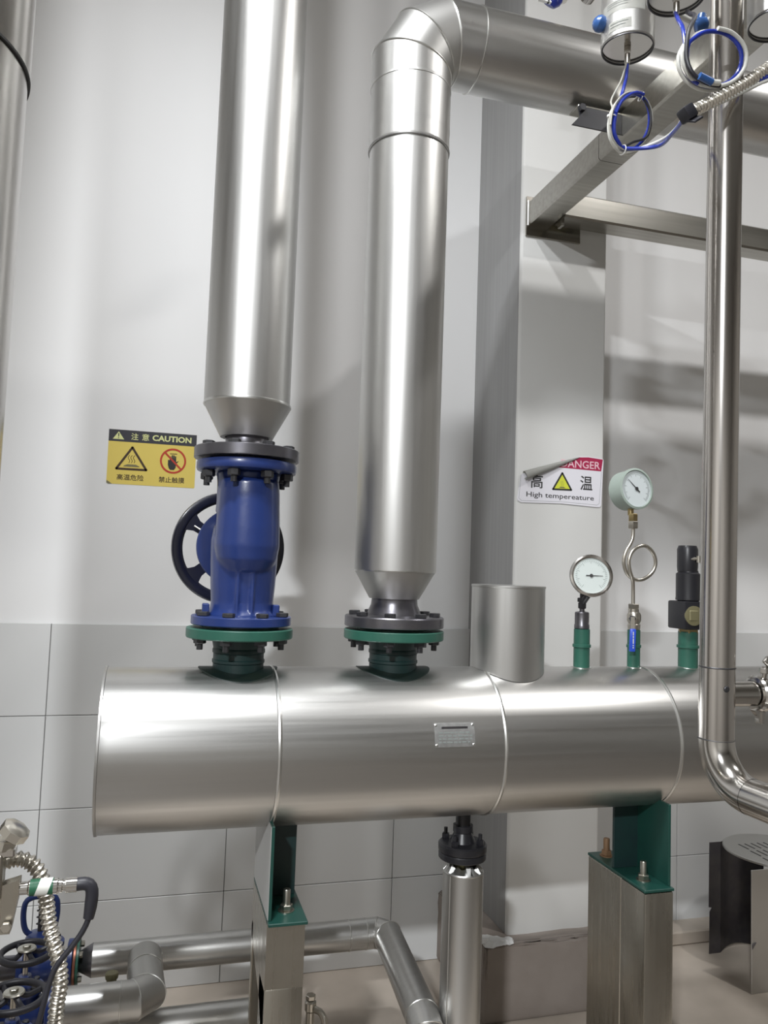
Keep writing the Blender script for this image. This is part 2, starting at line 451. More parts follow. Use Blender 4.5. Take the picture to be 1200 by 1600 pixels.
# ------------------------------------------------------------------ flange stacks, risers
def riser(xc, label):
    return thing('insulated_pipe', (xc, HY, 1.3), label, 'pipe')
# riser 1 over the blue valve
p1 = riser(.164, 'straight vertical clad pipe standing on the blue valve'); pass
b = B(); b.lathe([(.0895, 1.748), (.0895, 4.15)], (.160, HY, 0), (0, 0, 1), 96, cap=False); obj('cladding_section', b, 'clad_v', p1)
b = B(); b.lathe([(.088, 1.745), (.0912, 1.7445), (.0918, 1.747), (.0912, 1.750), (.0895, 1.7505)], (.161, HY, 0), (0, 0, 1), 96, cap=False); obj('rolled_edge', b, 'seam', p1)
b = B(); b.lathe([(.0905, 1.7455), (.0545, 1.678), (.045, 1.678)], (.162, HY, 0), (0, 0, 1), 96, cap=False); obj('end_cone', b, 'clad', p1)
b = B(); b.lathe([(.045, 1.69), (.045, 1.666), (.052, 1.654)], (.164, HY, 0), (0, 0, 1), 64, cap=False); obj('pipe_neck', b, 'darksteel', p1)
b = B(); b.lathe([(.045, 1.6305), (.107, 1.6305), (.1085, 1.632), (.1085, 1.652), (.107, 1.6535), (.045, 1.6545)], (.165, HY, 0), (0, 0, 1), 72, cap=False); fl = obj('flange', b, 'darksteel', p1, 'dark steel flange')
bolts(p1, (.165, HY), 1.6535, .088, 8, PI/8, 'bolt_head', .009, .0125)
# globe valve
V = (.168, HY)
gv = thing('globe_valve', (.168, HY, 1.286), 'cobalt blue cast globe valve with a black handwheel behind it', 'valve')
b = B(); b.lathe([(.04, 1.6035), (.096, 1.6035), (.1015, 1.606), (.1030, 1.610), (.1030, 1.622), (.1015, 1.6245), (.080, 1.6250), (.080, 1.6295), (.04, 1.6295)], (.166, HY, 0), (0, 0, 1), 72, cap=False)
obj('upper_flange', b, 'blue', gv)
bolts(gv, (.166, HY), 1.6035, .086, 8, PI/8, 'nut', .014, .0130, 'bolt', -1)
b = B(); b.lathe([(.04, 1.287), (.080, 1.287), (.080, 1.2905), (.1005, 1.2905), (.1020, 1.292), (.1020, 1.307), (.1005, 1.3085), (.04, 1.3095)], (.169, HY, 0), (0, 0, 1), 72, cap=False)
obj('lower_flange', b, 'blue', gv)
bolts(gv, (.169, HY), 1.3088, .086, 8, PI/8, 'bolt_head', .0085, .0125)
# body: swept passage bulging to the front then dropping behind, built as one metaball-free merged mesh via remesh
b = B()
b.lathe([(.066, 1.604), (.0635, 1.585), (.063, 1.545), (.0645, 1.52)], (.170, HY, 0), (0, 0, 1), 48)
b.lathe([(.0, 1.385), (.030, 1.389), (.050, 1.402), (.062, 1.424), (.0665, 1.452), (.0655, 1.49), (.0635, 1.53), (.0625, 1.56), (.060, 1.585)], (.172, HY-.016, 0), (0, 0, 1), 48)
b.lathe([(.075, 1.306), (.066, 1.320), (.0640, 1.335), (.0665, 1.37), (.0690, 1.42), (.0700, 1.46), (.066, 1.49), (.050, 1.51)], (.170, HY+.010, 0), (0, 0, 1), 48)
b.lathe([(.055, 0), (.058, .06), (.060, .09)], (.168, HY+.01, 1.452), (0, 1, .02), 40)
b.box(.150, .156, HY-.062, HY-.03, 1.31, 1.40, .003); b.box(.180, .186, HY-.062, HY-.03, 1.31, 1.40, .003)
body = obj('body', b, 'blue', gv)
md = body.modifiers.new('merge', 'REMESH'); md.mode = 'VOXEL'; md.voxel_size = .0032; md.use_smooth_shade = True
ms = body.modifiers.new('soften', 'SMOOTH'); ms.factor = .6; ms.iterations = 7
b = B()
for dx in (-.0745, .067): b.box(.168+dx-.006, .168+dx+.008, HY-.030, HY-.006, 1.3085, 1.333, .002)
obj('lug', b, 'blue', gv)
b = B(); b.lathe([(.0, 0), (.0830, 0), (.0850, .003), (.0850, .018), (.083, .020), (0, .020)], (.160, HY+.098, 1.452), (0, 1, .02), 56, cap=False); obj('bonnet_flange', b, 'blue', gv)
b = B(); b.lathe([(.045, 0), (.035, .03), (.022, .06), (.014, .08), (.014, .12)], (.158, HY+.115, 1.452), (0, 1, .02), 32); obj('bonnet', b, 'blue', gv)
# bridge wheel: rim, hub and 5 spokes
WC = Vector((.156, 1.885, 1.452)); WN = Vector((.05, -1, .02)).normalized()
b = B(); b.lathe([(.1065, -.004), (.115, -.010), (.125, -.0105), (.1315, -.006), (.1325, 0), (.1305, .006), (.123, .0085), (.112, .006), (.1065, 0), (.1065, -.004)], WC, WN, 72, cap=False)
hw = obj('handwheel', b, 'navy', gv, 'black handwheel')
fm = frame(WN)
b = B(); b.lathe([(.018, -.014), (.026, -.010), (.028, 0), (.024, .012), (.012, .016)], WC, WN, 24); obj('hub', b, 'navy', hw)
for k in range(5):
    a = math.radians(148+72*k)
    # image-left is -X; build in the wheel plane
    ex = Vector((1, 0, 0)); ex = (ex-WN*ex.dot(WN)).normalized(); ez = WN.cross(ex); ez = ez if ez.z > 0 else -ez
    dr = ex*math.cos(a)+ez*math.sin(a); sd = ex*-math.sin(a)+ez*math.cos(a)
    pts = []
    for rr, hwid in ((.018, .014), (.06, .012), (.09, .0135), (.103, .020), (.112, .032)): pts.append((rr, hwid))
    lo = [WC+dr*r_+sd*h_ for r_, h_ in pts]; hi = [WC+dr*r_-sd*h_ for r_, h_ in reversed(pts)]
    b = B(); b.poly([p-WN*.004 for p in lo+hi], WN*.008); obj('spoke', b, 'navy', hw)
b = B(); a = math.radians(150); b.rod(WC+ex*math.cos(a)*.095+ez*math.sin(a)*.095+WN*.006, WC+ex*math.cos(a)*.05+ez*math.sin(a)*.045+WN*.02, .0022, 8); obj('lock_pin', b, 'seam', gv, 'bright metal pin')
b = B(); b.rod((.157, 1.74, 1.452), (.156, 1.91, 1.454), .009, 16); obj('valve_stem', b, 'nickel', gv)

# riser 2 with mitred elbow to the right
p2 = riser(.498, 'vertical clad pipe with a mitred elbow turning right at the top')
X2 = .497
b = B(); b.lathe([(.0545, 1.351), (.0885, 1.4105)], (X2, HY, 0), (0, 0, 1), 96, cap=False); obj('end_cone', b, 'clad', p2)
b = B(); b.lathe([(.0885, 1.4085), (.0895, 1.409), (.0900, 1.4115), (.0890, 1.414), (.087, 1.4145)], (X2, HY, 0), (0, 0, 1), 96, cap=False); obj('rolled_edge', b, 'seam', p2)
b = B(); b.lathe([(.052, 1.360), (.050, 1.350), (.051, 1.338), (.0565, 1.325), (.060, 1.313)], (.498, HY, 0), (0, 0, 1), 64, cap=False); obj('pipe_neck', b, 'darksteel', p2)
b = B(); b.lathe([(.04, 1.2885), (.075, 1.2885), (.076, 1.2905), (.1065, 1.2905), (.1080, 1.292), (.1080, 1.311), (.1060, 1.3135), (.056, 1.316)], (.499, HY, 0), (0, 0, 1), 72, cap=False); obj('flange', b, 'darksteel', p2, 'dark steel flange')
bolts(p2, (.499, HY), 1.3140, .088, 8, PI/8, 'bolt_head', .0085, .0125)
def miter_pipe(parent, pts, r, m, seg=72, seam=.0028, matseam='seam', names='cladding_section', radii=None, m_of=None):
    pts = [Vector(p) for p in pts]; n = len(pts); dirs = [(pts[i+1]-pts[i]).normalized() for i in range(n-1)]
    ref = dirs[0].orthogonal().normalized(); rings = []
    fr = [ref]
    for i in range(1, n-1):
        q = dirs[i-1].rotation_difference(dirs[i]); ref = q@ref; fr.append(ref)
    for i in range(n):
        di = dirs[max(i-1, 0)]; do = dirs[min(i, n-2)]; nn = (di+do).normalized(); rf = fr[max(i-1, 0)]; bi = di.cross(rf)
        ring = []
        for k in range(seg):
            o = rf*math.cos(2*PI*k/seg)+bi*math.sin(2*PI*k/seg); o = o*r; t = -(o.dot(nn))/di.dot(nn); ring.append(pts[i]+o+di*t)
        rings.append(ring)
    for i in range(n-1):
        b = B(); A = [b.bm.verts.new(p) for p in rings[i]]; C = [b.bm.verts.new(p) for p in rings[i+1]]
        for k in range(seg): b.face([A[k], A[(k+1) % seg], C[(k+1) % seg], C[k]])
        obj(names, b, m_of(i) if m_of else m, parent)
    for i in range(1, n-1):
        if seam:
            b = B(); b.tube(rings[i], seam, 6, closed=True, smooth=False); obj('seam_bead', b, matseam, parent)
RB = .108; CX, CZ = X2+RB, 2.640-RB
def bend(a): # a from 0 (vertical leg) to 90
    rr = RB/math.cos(math.radians(15)); a = math.radians(a); return (CX-rr*math.cos(a), HY, CZ+rr*math.sin(a))
miter_pipe(p2, [(X2, HY, 1.411), (X2+.0005, HY, 2.361)], .0900, 'clad_v')
miter_pipe(p2, [(X2+.0005, HY, 2.361), bend(15)], .0912, 'clad_v')
miter_pipe(p2, [(X2+.0005, HY, 2.4), bend(15), bend(45), bend(75), (X2+RB+.042, HY, 2.640), (1.75, HY, 2.640), (3.3, HY, 2.640)], .0914, 'clad_h', seam=.0022, m_of=lambda i: 'clad_v' if i < 1 else ('clad' if i < 3 else 'clad_h'))
for z in (2.361, 2.505):
    b = B(); b.lathe([(.0900, z-.004), (.0925, z-.003), (.0932 if z < 2.4 else .0922, z), (.0915, z+.003)], (X2, HY, 0), (0, 0, 1), 96, cap=False); obj('seam_bead', b, 'clad_v', p2)
b = B(); b.lathe([(.0926, 2.3568), (.0926, 2.3582)], (X2, HY, 0), (0, 0, 1), 96, cap=False); obj('seam_gap', b, 'gap', p2)

# ------------------------------------------------------------------ insulation cap on the drum
b = B(); n = 72; top = 1.386; A, C = [], []
for k in range(n):
    a = 2*PI*k/n; x = .769+.083*math.cos(a); y = HY+.083*math.sin(a)
    A.append(b.bm.verts.new((x, y, HZ+math.sqrt((HR+.001)**2-(y-HY)**2)))); C.append(b.bm.verts.new((x, y, top)))
for k in range(n): b.face([A[k], A[(k+1) % n], C[(k+1) % n], C[k]])
ic = obj('nozzle_cap', b, 'clad_v', hd, 'plain upright sheet steel cap standing on the drum')
b = B(); b.lathe([(.0832, top-.004), (.0842, top-.003), (.0842, top+.001), (.0815, top+.0015), (0, top+.0015)], (.769, HY, 0), (0, 0, 1), 72, cap=False); obj('lid', b, 'clad', ic)
b = B(); b.box(.769+.0826, .769+.0842, HY-.012, HY-.008, 1.21, top-.004); obj('lap_seam', b, 'seam', ic)

# ------------------------------------------------------------------ instruments
def axes(n):
    n = Vector(n).normalized(); u = Vector((0, 0, 1)).cross(n).normalized(); v = n.cross(u); return n, u, v
def ticks(c, n, u, v, r0, r1, k, a0, a1, wd):
    b = B()
    for i in range(k):
        a = math.radians(a0+(a1-a0)*i/(k-1)); d = u*math.cos(a)+v*math.sin(a); s = (u*-math.sin(a)+v*math.cos(a))*wd
        ri = r0 if i % 5 else r0-(r1-r0)*.8
        b.poly([c+d*ri-s, c+d*ri+s, c+d*r1+s, c+d*r1-s], n*.0004)
    return b
# dial thermometer
th = thing('dial_thermometer', (.957, HY, 1.29), 'round steel-rimmed dial thermometer on the left green nozzle', 'gauge')
b = B(); b.lathe([(.0155, 1.290), (.0175, 1.292), (.0175, 1.300), (.0165, 1.302), (.0165, 1.328), (.0150, 1.330), (.006, 1.332), (.006, 1.338)], (.958, HY, 0), (0, 0, 1), 28); obj('coupling', b, 'darksteel', th)
b = B(); b.rod((.958, HY, 1.33), (.958, HY, 1.375), .0055, 16); b.hexa((.958, HY, 1.338), (0, 0, 1), .0105, .014); b.hexa((.958, HY, 1.353), (0, 0, 1), .0125, .010); obj('stem', b, 'bolt', th)
n, u, v = axes((-.30, -.95, .16)); c = Vector((.966, 1.628, 1.4145)); R = .0485
b = B(); b.lathe([(0, -.016), (R*.80, -.016), (R*.90, -.013), (R*.92, 0), (R, .002), (R*1.03, .006), (R*1.01, .011), (R*.93, .0125), (R*.86, .010), (R*.86, .006), (0, .006)], c, n, 56, cap=False); obj('case', b, 'polish_h', th, 'polished steel case and rim')
b = B(); b.lathe([(R*.855, .0062), (R*.855, .0072), (0, .0072)], c, n, 48, cap=False); obj('dial', b, 'facegrn', th, 'pale green-white dial')
obj('scale_marks', ticks(c+n*.0073, n, u, v, R*.66, R*.76, 41, -50, 230, .0003), 'inkgrey', th)
b = B(); k = c+n*.008; b.poly([k-u*.012+v*.0012, k-u*.012-v*.0012, k+u*.027-v*.0003, k+u*.027+v*.0003], n*.0006); b.lathe([(.004, 0), (.004, .0015)], k, n, 14); obj('needle', b, 'ink', th)
b = B(); b.rod(c-Vector((.006, 0, .044)), (.958, HY, 1.35), .0075, 14); obj('gauge_neck', b, 'bolt', th)
# pressure gauge
pg = thing('pressure_gauge', (1.093, HY, 1.55), 'pale green pressure gauge on top of the looped siphon tube', 'gauge')
n, u, v = axes((.13, -.985, .08)); c = Vector((1.098, 1.655, 1.6285)); R = .0495
b = B(); b.lathe([(0, -.040), (R*.88, -.040), (R*.97, -.036), (R*.98, 0), (R*1.02, .002), (R*1.02, .009), (R*.92, .0105), (R*.90, .006), (0, .006)], c, n, 56, cap=False); obj('case', b, 'gaugecase', pg)
b = B(); b.lathe([(R*.895, .0062), (R*.895, .0070), (0, .0070)], c, n, 48, cap=False); obj('dial', b, 'face', pg, 'white dial')
obj('scale_marks', ticks(c+n*.0072, n, u, v, R*.70, R*.82, 51, -45, 225, .00028), 'inkgrey', pg)
b = B(); k = c+n*.008; d = (-u*.75+v*.66).normalized(); s = n.cross(d)
if d.x > 0: pass
b.poly([k+d*.033+s*.0003, k+d*.033-s*.0003, k-d*.012-s*.0016, k-d*.012+s*.0016], n*.0006); b.lathe([(.0045, 0), (.0045, .0015)], k, n, 14); obj('needle', b, 'ink', pg)
b = B(); b.lathe([(.007, 1.565), (.0075, 1.590)], (1.093, HY+.012, 0), (0, 0, 1), 14); b.hexa((1.092, HY, 1.548), (0, 0, 1), .0115, .020); obj('socket', b, 'brass', pg, 'brass threaded socket')
# siphon
sp = [(1.092, 1.650, 1.556), (1.092, 1.650, 1.515), (1.085, 1.650, 1.494), (1.073, 1.651, 1.475), (1.069, 1.652, 1.450), (1.079, 1.653, 1.424), (1.100, 1.653, 1.410), (1.124, 1.652, 1.412), (1.146, 1.650, 1.428), (1.154, 1.648, 1.451), (1.146, 1.646, 1.475), (1.124, 1.643, 1.491), (1.102, 1.641, 1.489), (1.084, 1.640, 1.476), (1.075, 1.640, 1.455), (1.079, 1.641, 1.430), (1.089, 1.645, 1.410), (1.094, 1.650, 1.390), (1.0945, 1.650, 1.352)]
st = thing('siphon_tube', (1.0945, HY, 1.352), 'thin steel tube bent in a full loop under the pressure gauge', 'tube')
b = B(); b.tube(sp, .0046, 14); obj('looped_tube', b, 'nickel', st)
b = B(); b.hexa((1.092, HY, 1.532), (0, 0, 1), .0125, .018); obj('union_nut', b, 'nickel', st)
# ball valve
bv = thing('ball_valve', (1.097, HY, 1.29), 'small nickel ball valve with a blue lever below the siphon tube', 'valve')
b = B(); b.hexa((1.0960, HY, 1.340), (0, 0, 1), .0135, .012); b.lathe([(.0125, 1.330), (.0125, 1.340)], (1.096, HY, 0), (0, 0, 1), 24)
b.lathe([(.0140, 1.291), (.0150, 1.300), (.0150, 1.303), (.013, 1.305), (.0165, 1.312), (.0165, 1.326), (.0135, 1.332)], (1.0975, HY, 0), (0, 0, 1), 28); obj('body', b, 'nickel', bv)
b = B(); b.rod((1.095, HY-.004, 1.318), (1.079, HY-.022, 1.318), .0058, 16); b.hexa((1.081, HY-.019, 1.318), (-.66, -.75, 0), .0078, .006); obj('stem', b, 'bolt', bv)
b = B(); b.box(-.0045, .0045, -.0012, .0012, -.014, .014, rot=Matrix.Rotation(-.45, 3, 'Z')); bmesh.ops.translate(b.bm, verts=b.bm.verts, vec=(1.077, HY-.026, 1.308)); lv = obj('lever', b, 'nickel', bv)
b = B(); b.box(-.0072, .0072, -.0030, .0030, -.0265, .0265, .0025, rot=Matrix.Rotation(-.45, 3, 'Z')@Matrix.Rotation(.03, 3, 'Y'), seg=2); bmesh.ops.translate(b.bm, verts=b.bm.verts, vec=(1.075, HY-.029, 1.268)); obj('grip', b, 'bluegrip', lv, 'blue plastic grip with pale marks')
b = B()
for dz, hz in ((.016, .004), (.008, .0025), (-.002, .006), (-.012, .0015), (-.017, .0015)):
    bb = B(); b.box(1.0738, 1.0768, HY-.0328, HY-.0316, 1.268+dz-hz, 1.268+dz+hz)
obj('grip_marks', b, 'whitecable', lv)
# safety valve
sv = thing('safety_valve', (1.249, HY, 1.29), 'small black safety valve on the right green nozzle', 'valve')
b = B(); b.box(1.2145, 1.283, HY-.034, HY+.034, 1.2945, 1.362, .004, seg=2); obj('body', b, 'black', sv)
b = B(); b.lathe([(.0225, 1.362), (.029, 1.364), (.029, 1.368), (.0285, 1.372), (.0285, 1.428), (.024, 1.432), (.0235, 1.436)], (1.248, HY, 0), (0, 0, 1), 28); obj('spring_bonnet', b, 'black', sv)
b = B(); b.lathe([(.0235, 1.434), (.0245, 1.446), (.0245, 1.488), (.021, 1.497), (0, 1.498)], (1.246, HY, 0), (0, 0, 1), 28, cap=False); obj('cap', b, 'black', sv)
b = B(); b.rod((1.240, HY-.02, 1.464), (1.30, HY-.045, 1.470), .004, 10); b.rod((1.255, HY-.030, 1.456), (1.255, HY-.030, 1.472), .006, 12); obj('test_lever', b, 'nickel', sv, 'bright metal test lever')
b = B(); b.lathe([(.0235, 0), (.0235, .004), (.018, .005)], (1.238, HY-.034, 1.328), (-.1, -1, 0), 28); b.box(1.2235, 1.2485, HY-.0405, HY-.036, 1.316, 1.341, .002); obj('side_plug', b, 'olive', sv, 'olive metal side plug')
b = B(); b.hexa((1.249, HY, 1.284), (0, 0, 1), .0245, .011); obj('inlet_nut', b, 'brass', sv)

# ------------------------------------------------------------------ drain pipe under the drum
dp = thing('drain_pipe', (.673, HY, GF), 'vertical clad drain pipe below the drum between the two posts', 'pipe')
b = B(); b.lathe([(.020, .789), (.051, .790), (.0525, .792), (.0525, .802), (.051, .804), (0, .804)], (.673, HY, 0), (0, 0, 1), 48, cap=False); obj('flange', b, 'black', dp, 'black flange')
b = B(); b.lathe([(.017, .70), (.017, .78), (.030, .789)], (.673, HY, 0), (0, 0, 1), 32); obj('inner_pipe', b, 'olive', dp, 'stained bare pipe neck')
X4 = .676
b = B(); b.lathe([(.0445, GF), (.0445, .762)], (X4, HY, 0), (0, 0, 1), 72, cap=False); obj('cladding_section', b, 'clad_v', dp)
b = B(); b.lathe([(.0445, .760), (.0452, .762), (.0440, .765), (.030, .776)], (X4, HY, 0), (0, 0, 1), 48, cap=False)
for v in b.bm.verts:
    if v.co.z > .770: v.co += Vector((random.uniform(-.004, .004), random.uniform(-.004, .004), random.uniform(-.006, .006)))
obj('crimped_top', b, 'clad', dp, 'roughly crimped sheet top')
b = B(); b.tube([(X4, HY-.0447, .76), (X4, HY-.0447, GF+.005)], .0012, 6, smooth=False)
bmesh.ops.rotate(b.bm, verts=b.bm.verts, cent=(X4, HY, 0), matrix=Matrix.Rotation(-1.05, 3, 'Z')); obj('lap_seam', b, 'seam', dp)

XF[:] = [1.0, 0.0]
# ------------------------------------------------------------------ process pipe at right with elbow
rp = thing('stainless_pipe', (.985, 1.2, 1.0), 'tall polished stainless pipe at the right, bending toward the viewer below', 'pipe')
PR = .0305
def ppath(z): return Vector((.968+(z-1.13)*.0138, 1.2, z))
b = B(); b.tube([ppath(z) for z in (1.134, 1.26)], PR, 48, smooth=False, ends=False); obj('pipe_section', b, 'polish', rp)
b = B(); b.tube([ppath(z) for z in (1.26, 4.55)], PR, 48, smooth=False, ends=False); obj('pipe_section', b, 'polish', rp)
el = []; dv = Vector((.10, -.99, -.03)).normalized(); rb = .078; c0 = ppath(1.134)
for i in range(13):
    a = i/12*PI/2; el.append(c0+dv*rb*(1-math.cos(a))+Vector((0, 0, -rb*math.sin(a))))
b = B(); b.tube(el, PR+.0005, 48, smooth=False, ends=False); obj('elbow', b, 'polish_h', rp)
b = B(); e1 = el[-1]; b.tube([e1, e1+dv*.30, e1+dv*.60], PR, 48, smooth=False); obj('pipe_section', b, 'polish_h', rp)
for z in (1.134, 1.26):
    p = ppath(z); b = B(); b.lathe([(PR, -.0015), (PR+.0009, 0), (PR, .0015)], p, (0, 0, 1), 48, cap=False); obj('weld_bead', b, 'bolt', rp)
b = B(); b.rod(ppath(1.212)+Vector((.02, 0, 0)), ppath(1.212)+Vector((.075, 0, 0)), .0225, 32); obj('tee_branch', b, 'polish_h', rp)
b = B(); b.lathe([(.006, 0), (.0045, .0012), (0, .0016)], ppath(1.225)+Vector((-.004, -PR+.0002, 0)), (0, -1, 0), 9); obj('weld_mark', b, 'bolt', rp)
cpn = thing('pipe_clamp', (1.064, 1.2, 1.2), 'stainless clamp with a wing nut at the right edge on the tee branch', 'clamp')
b = B(); b.lathe([(.0225, 0), (.030, .002), (.033, .006), (.033, .016), (.030, .020), (.0225, .022)], ppath(1.212)+Vector((.078, 0, 0)), (1, 0, 0), 36); obj('clamp_ring', b, 'polish_h', cpn)
b = B(); b.rod((1.060, 1.19, 1.236), (1.060, 1.185, 1.262), .005, 12); b.hexa((1.060, 1.186, 1.250), (0, 0, 1), .010, .010)

obj_w = obj('clamp_bolt', b, 'polish_h', cpn)
b = B(); b.box(-.022, .022, -.005, .005, -.0075, .0075, .003, rot=Matrix.Rotation(.75, 3, 'Y'), seg=2); bmesh.ops.translate(b.bm, verts=b.bm.verts, vec=(1.075, 1.184, 1.262)); obj('wing_nut', b, 'polish_h', cpn)
b = B(); b.poly([(1.040, 1.19, 1.184), (1.066, 1.19, 1.184), (1.063, 1.19, 1.160), (1.052, 1.19, 1.160), (1.050, 1.19, 1.172)], (0, .010, 0)); b.box(1.0555, 1.0575, 1.187, 1.20, 1.160, 1.182); obj('hinge_lug', b, 'polish_h', cpn)
b = B(); b.rod(ppath(1.212)+Vector((.100, 0, 0)), ppath(1.212)+Vector((.6, 0, 0)), .0225, 32); obj('ferrule_pipe', b, 'polish_h', cpn)

# ------------------------------------------------------------------ square tube frame
ff = thing('tube_frame', (1.21, 2.42, 2.62), 'square stainless tube frame fixed to the column at upper right', 'frame')
def sqtube(b, p, q, hw, bev=.006):
    p, q = Vector(p), Vector(q); d = (q-p).normalized(); up = Vector((0, 0, 1)); s = d.cross(up).normalized()
    pr = []
    for sx, sz in ((-1, -1), (1, -1), (1, 1), (-1, 1)):
        for ox, oz in (((0, bev), (bev, 0)) if sx*sz > 0 else ((bev, 0), (0, bev))):
            pr.append(s*(sx*(hw-ox))+up*(sz*(hw-oz)))
    b.poly([p+o for o in pr], q-p)
b = B(); sqtube(b, (1.208, 2.415, 2.664), (1.208, 1.955, 2.664), .0425); obj('beam_section', b, 'brush_y', ff)
b = B(); sqtube(b, (1.208, 1.953, 2.664), (1.208, .85, 2.664), .0425); obj('beam_section', b, 'brush_y', ff)
b = B(); sqtube(b, (1.252, 2.345, 2.6625), (3.4, 2.345, 2.6625), .0425); obj('cross_beam', b, 'brush_y', ff)
b = B(); b.box(1.160, 1.37, 2.412, 2.4205, 2.585, 2.725, .001); obj('wall_plate', b, 'brush_y', ff, 'thin wall plate')
b = B()
for i in range(17): b.lathe([(.0042, 0), (.003, .002), (0, .003)], (1.1655, 2.408, 2.622+.0052*i), (-.5, -1, 0), 8)
obj('weld_bead', b, 'seam', ff)
b = B(); b.box(1.252, 1.262, 2.33, 2.36, 2.60, 2.62); obj('weld_tab', b, 'brush_y', ff)
ab = thing('angle_bracket', (1.10, 1.84, 2.64), 'short black steel angle sticking out left of the upper frame beam', 'bracket')
b = B(); b.poly([(1.012, 1.84, 2.634), (1.165, 1.84, 2.634), (1.165, 1.84, 2.690), (1.030, 1.84, 2.690), (1.036, 1.84, 2.662)], (0, -.005, 0)); obj('front_leg', b, 'black', ab)
b = B(); b.box(1.030, 1.165, 1.835, 1.885, 2.690, 2.695, .0008); obj('top_leg', b, 'brush_y', ab, 'bare metal edge of the top leg')
b = B(); b.hexa((1.040, 1.835, 2.684), (0, -1, 0), .011, .010); obj('bolt_head', b, 'black', ab)

# ------------------------------------------------------------------ pneumatic actuators
def actuator(loc, label, R=.0535, hgt=.125):
    x, y, z = loc
    t = thing('valve_actuator', loc, label, 'actuator', 'upside-down steel actuators above the frame')
    b = B(); b.lathe([(R*.93, .0035), (R*.97, 0), (R, .002), (R, hgt), (R*.9, hgt+.006), (R*.4, hgt+.010), (.018, hgt+.03), (.018, hgt+.09), (0, hgt+.09)], (x, y, z), (0, 0, 1), 56, cap=False); obj('housing', b, 'clad_v', t)
    b = B(); b.lathe([(R*.965, .0), (R*.97, -.0022), (R*.93, -.0026), (R*.915, .001)], (x, y, z), (0, 0, 1), 56, cap=False); obj('seal_ring', b, 'bolt', t, 'dark seal ring')
    b = B(); b.lathe([(R*.93, .0030), (0, .0032)], (x, y, z), (0, 0, 1), 56, cap=False); obj('end_plate', b, 'polish_h', t)
    b = B(); b.hexa((x, y, z+.003), (0, 0, -1), .0075, .010); b.lathe([(.0058, .012), (.0058, .030), (.0045, .034)], (x, y, z), (0, 0, -1), 16); obj('cable_gland', b, 'nickel', t)
    return t
A1 = (.868, 1.35, 2.497); A2 = (.871, 1.195, 2.497); A3 = (1.107, 1.205, 2.505)
t1 = actuator(A1, 'left upside-down steel actuator with two white labels and a blue plug')
t2 = actuator(A2, 'middle upside-down steel actuator cut off by the top edge')
t3 = actuator(A3, 'right upside-down steel actuator partly behind the polished pipe')
b = B(); p = Vector((A1[0]-.058, A1[1]+.008, A1[2]+.045)); b.lathe([(0, -.016), (.010, -.013), (.0155, -.004), (.0165, .004), (.013, .011), (.006, .016), (0, .017)], p, (-.4, .1, .15), 24, cap=False); obj('blue_plug', b, 'blueball', t1, 'round blue plastic plug')
b = B(); b.rod(p, (A1[0]-.04, A1[1], A1[2]+.045), .006, 12); obj('plug_stem', b, 'nickel', t1)
def wraplabel(c, R, z0, z1, a0, a1, m, parent, name='label', tilt=0):
    b = B(); n = 14; lo, hi = [], []
    for k in range(n+1):
        a = a0+(a1-a0)*k/n; x, y = c[0]+R*math.cos(a), c[1]+R*math.sin(a); dz = tilt*(k/n)
        lo.append(b.bm.verts.new((x, y, z0+dz))); hi.append(b.bm.verts.new((x, y, z1+dz)))
    for k in range(n): b.face([lo[k], lo[k+1], hi[k+1], hi[k]])
    bmesh.ops.solidify(b.bm, geom=b.bm.faces[:], thickness=.0003)
    return obj(name, b, m, parent)
wraplabel(A1, .0540, A1[2]+.050, A1[2]+.074, math.radians(175), math.radians(275), 'whitecable', t1, 'paper_label', -.002)
wraplabel(A1, .0540, A1[2]+.010, A1[2]+.030, math.radians(195), math.radians(245), 'whitecable', t1, 'paper_label')
for i, zz in enumerate((.070, .066, .061)): wraplabel(A1, .05445, A1[2]+zz-.0008, A1[2]+zz, math.radians(190), math.radians(255-i*9), 'inkgrey', t1, 'label_print')
for i, zz in enumerate((.025, .019)): wraplabel(A1, .05445, A1[2]+zz-.001, A1[2]+zz, math.radians(199), math.radians(238-i*5), 'inkgrey', t1, 'label_print')
# carrier pipes out of view that hold the actuators
for A in (A1, A2, A3):
    pass
cp = thing('carrier_pipe', (.871, 1.27, 2.75), 'pipe above the frame edge that carries the left two actuators', 'pipe')
b = B(); b.rod((.870, .7, 2.735), (.870, 1.52, 2.735), .020, 24); obj('pipe_run', b, 'polish_h', cp)
b = B(); b.rod((.870, .75, 2.735), (.870, .75, 4.55), .020, 20); obj('hanger', b, 'polish_h', cp)
cp2 = thing('carrier_pipe', (1.115, 1.21, 2.75), 'pipe above the frame edge that carries the right actuator', 'pipe')
b = B(); b.rod((1.115, 1.21, 2.70), (1.115, 1.21, 4.55), .018, 20); obj('pipe_run', b, 'polish_h', cp2)

# ------------------------------------------------------------------ hoses, cables, conduit
def loop(c, u, v, ru, rv, a0, turns, dn, n=14, jit=.0):
    c, u, v, dn = Vector(c), Vector(u), Vector(v), Vector(dn); out = []
    N = max(4, int(n*abs(turns)))
    for i in range(N+1):
        a = math.radians(a0)+2*PI*turns*i/N
        out.append(c+u*ru*math.cos(a)+v*rv*math.sin(a)+dn*(i/N)+Vector((random.uniform(-jit, jit), random.uniform(-jit, jit), random.uniform(-jit, jit))))
    return out
def cable(name, pts, r, m, label, cat, group=None, seg=10):
    b = B(); b.tube(pts, r, seg, step=.008); return tag(obj(name, b, m, base=pts[0]), label, cat, group)
C1 = Vector((.8755, 1.350, 2.338)); u1 = Vector((.80, .60, .30)).normalized(); v1 = Vector((-.05, 0, 1)).normalized()
v1 = Vector((.22, .0, 1)).normalized()
u1 = Vector((.97, .25, .10)).normalized()
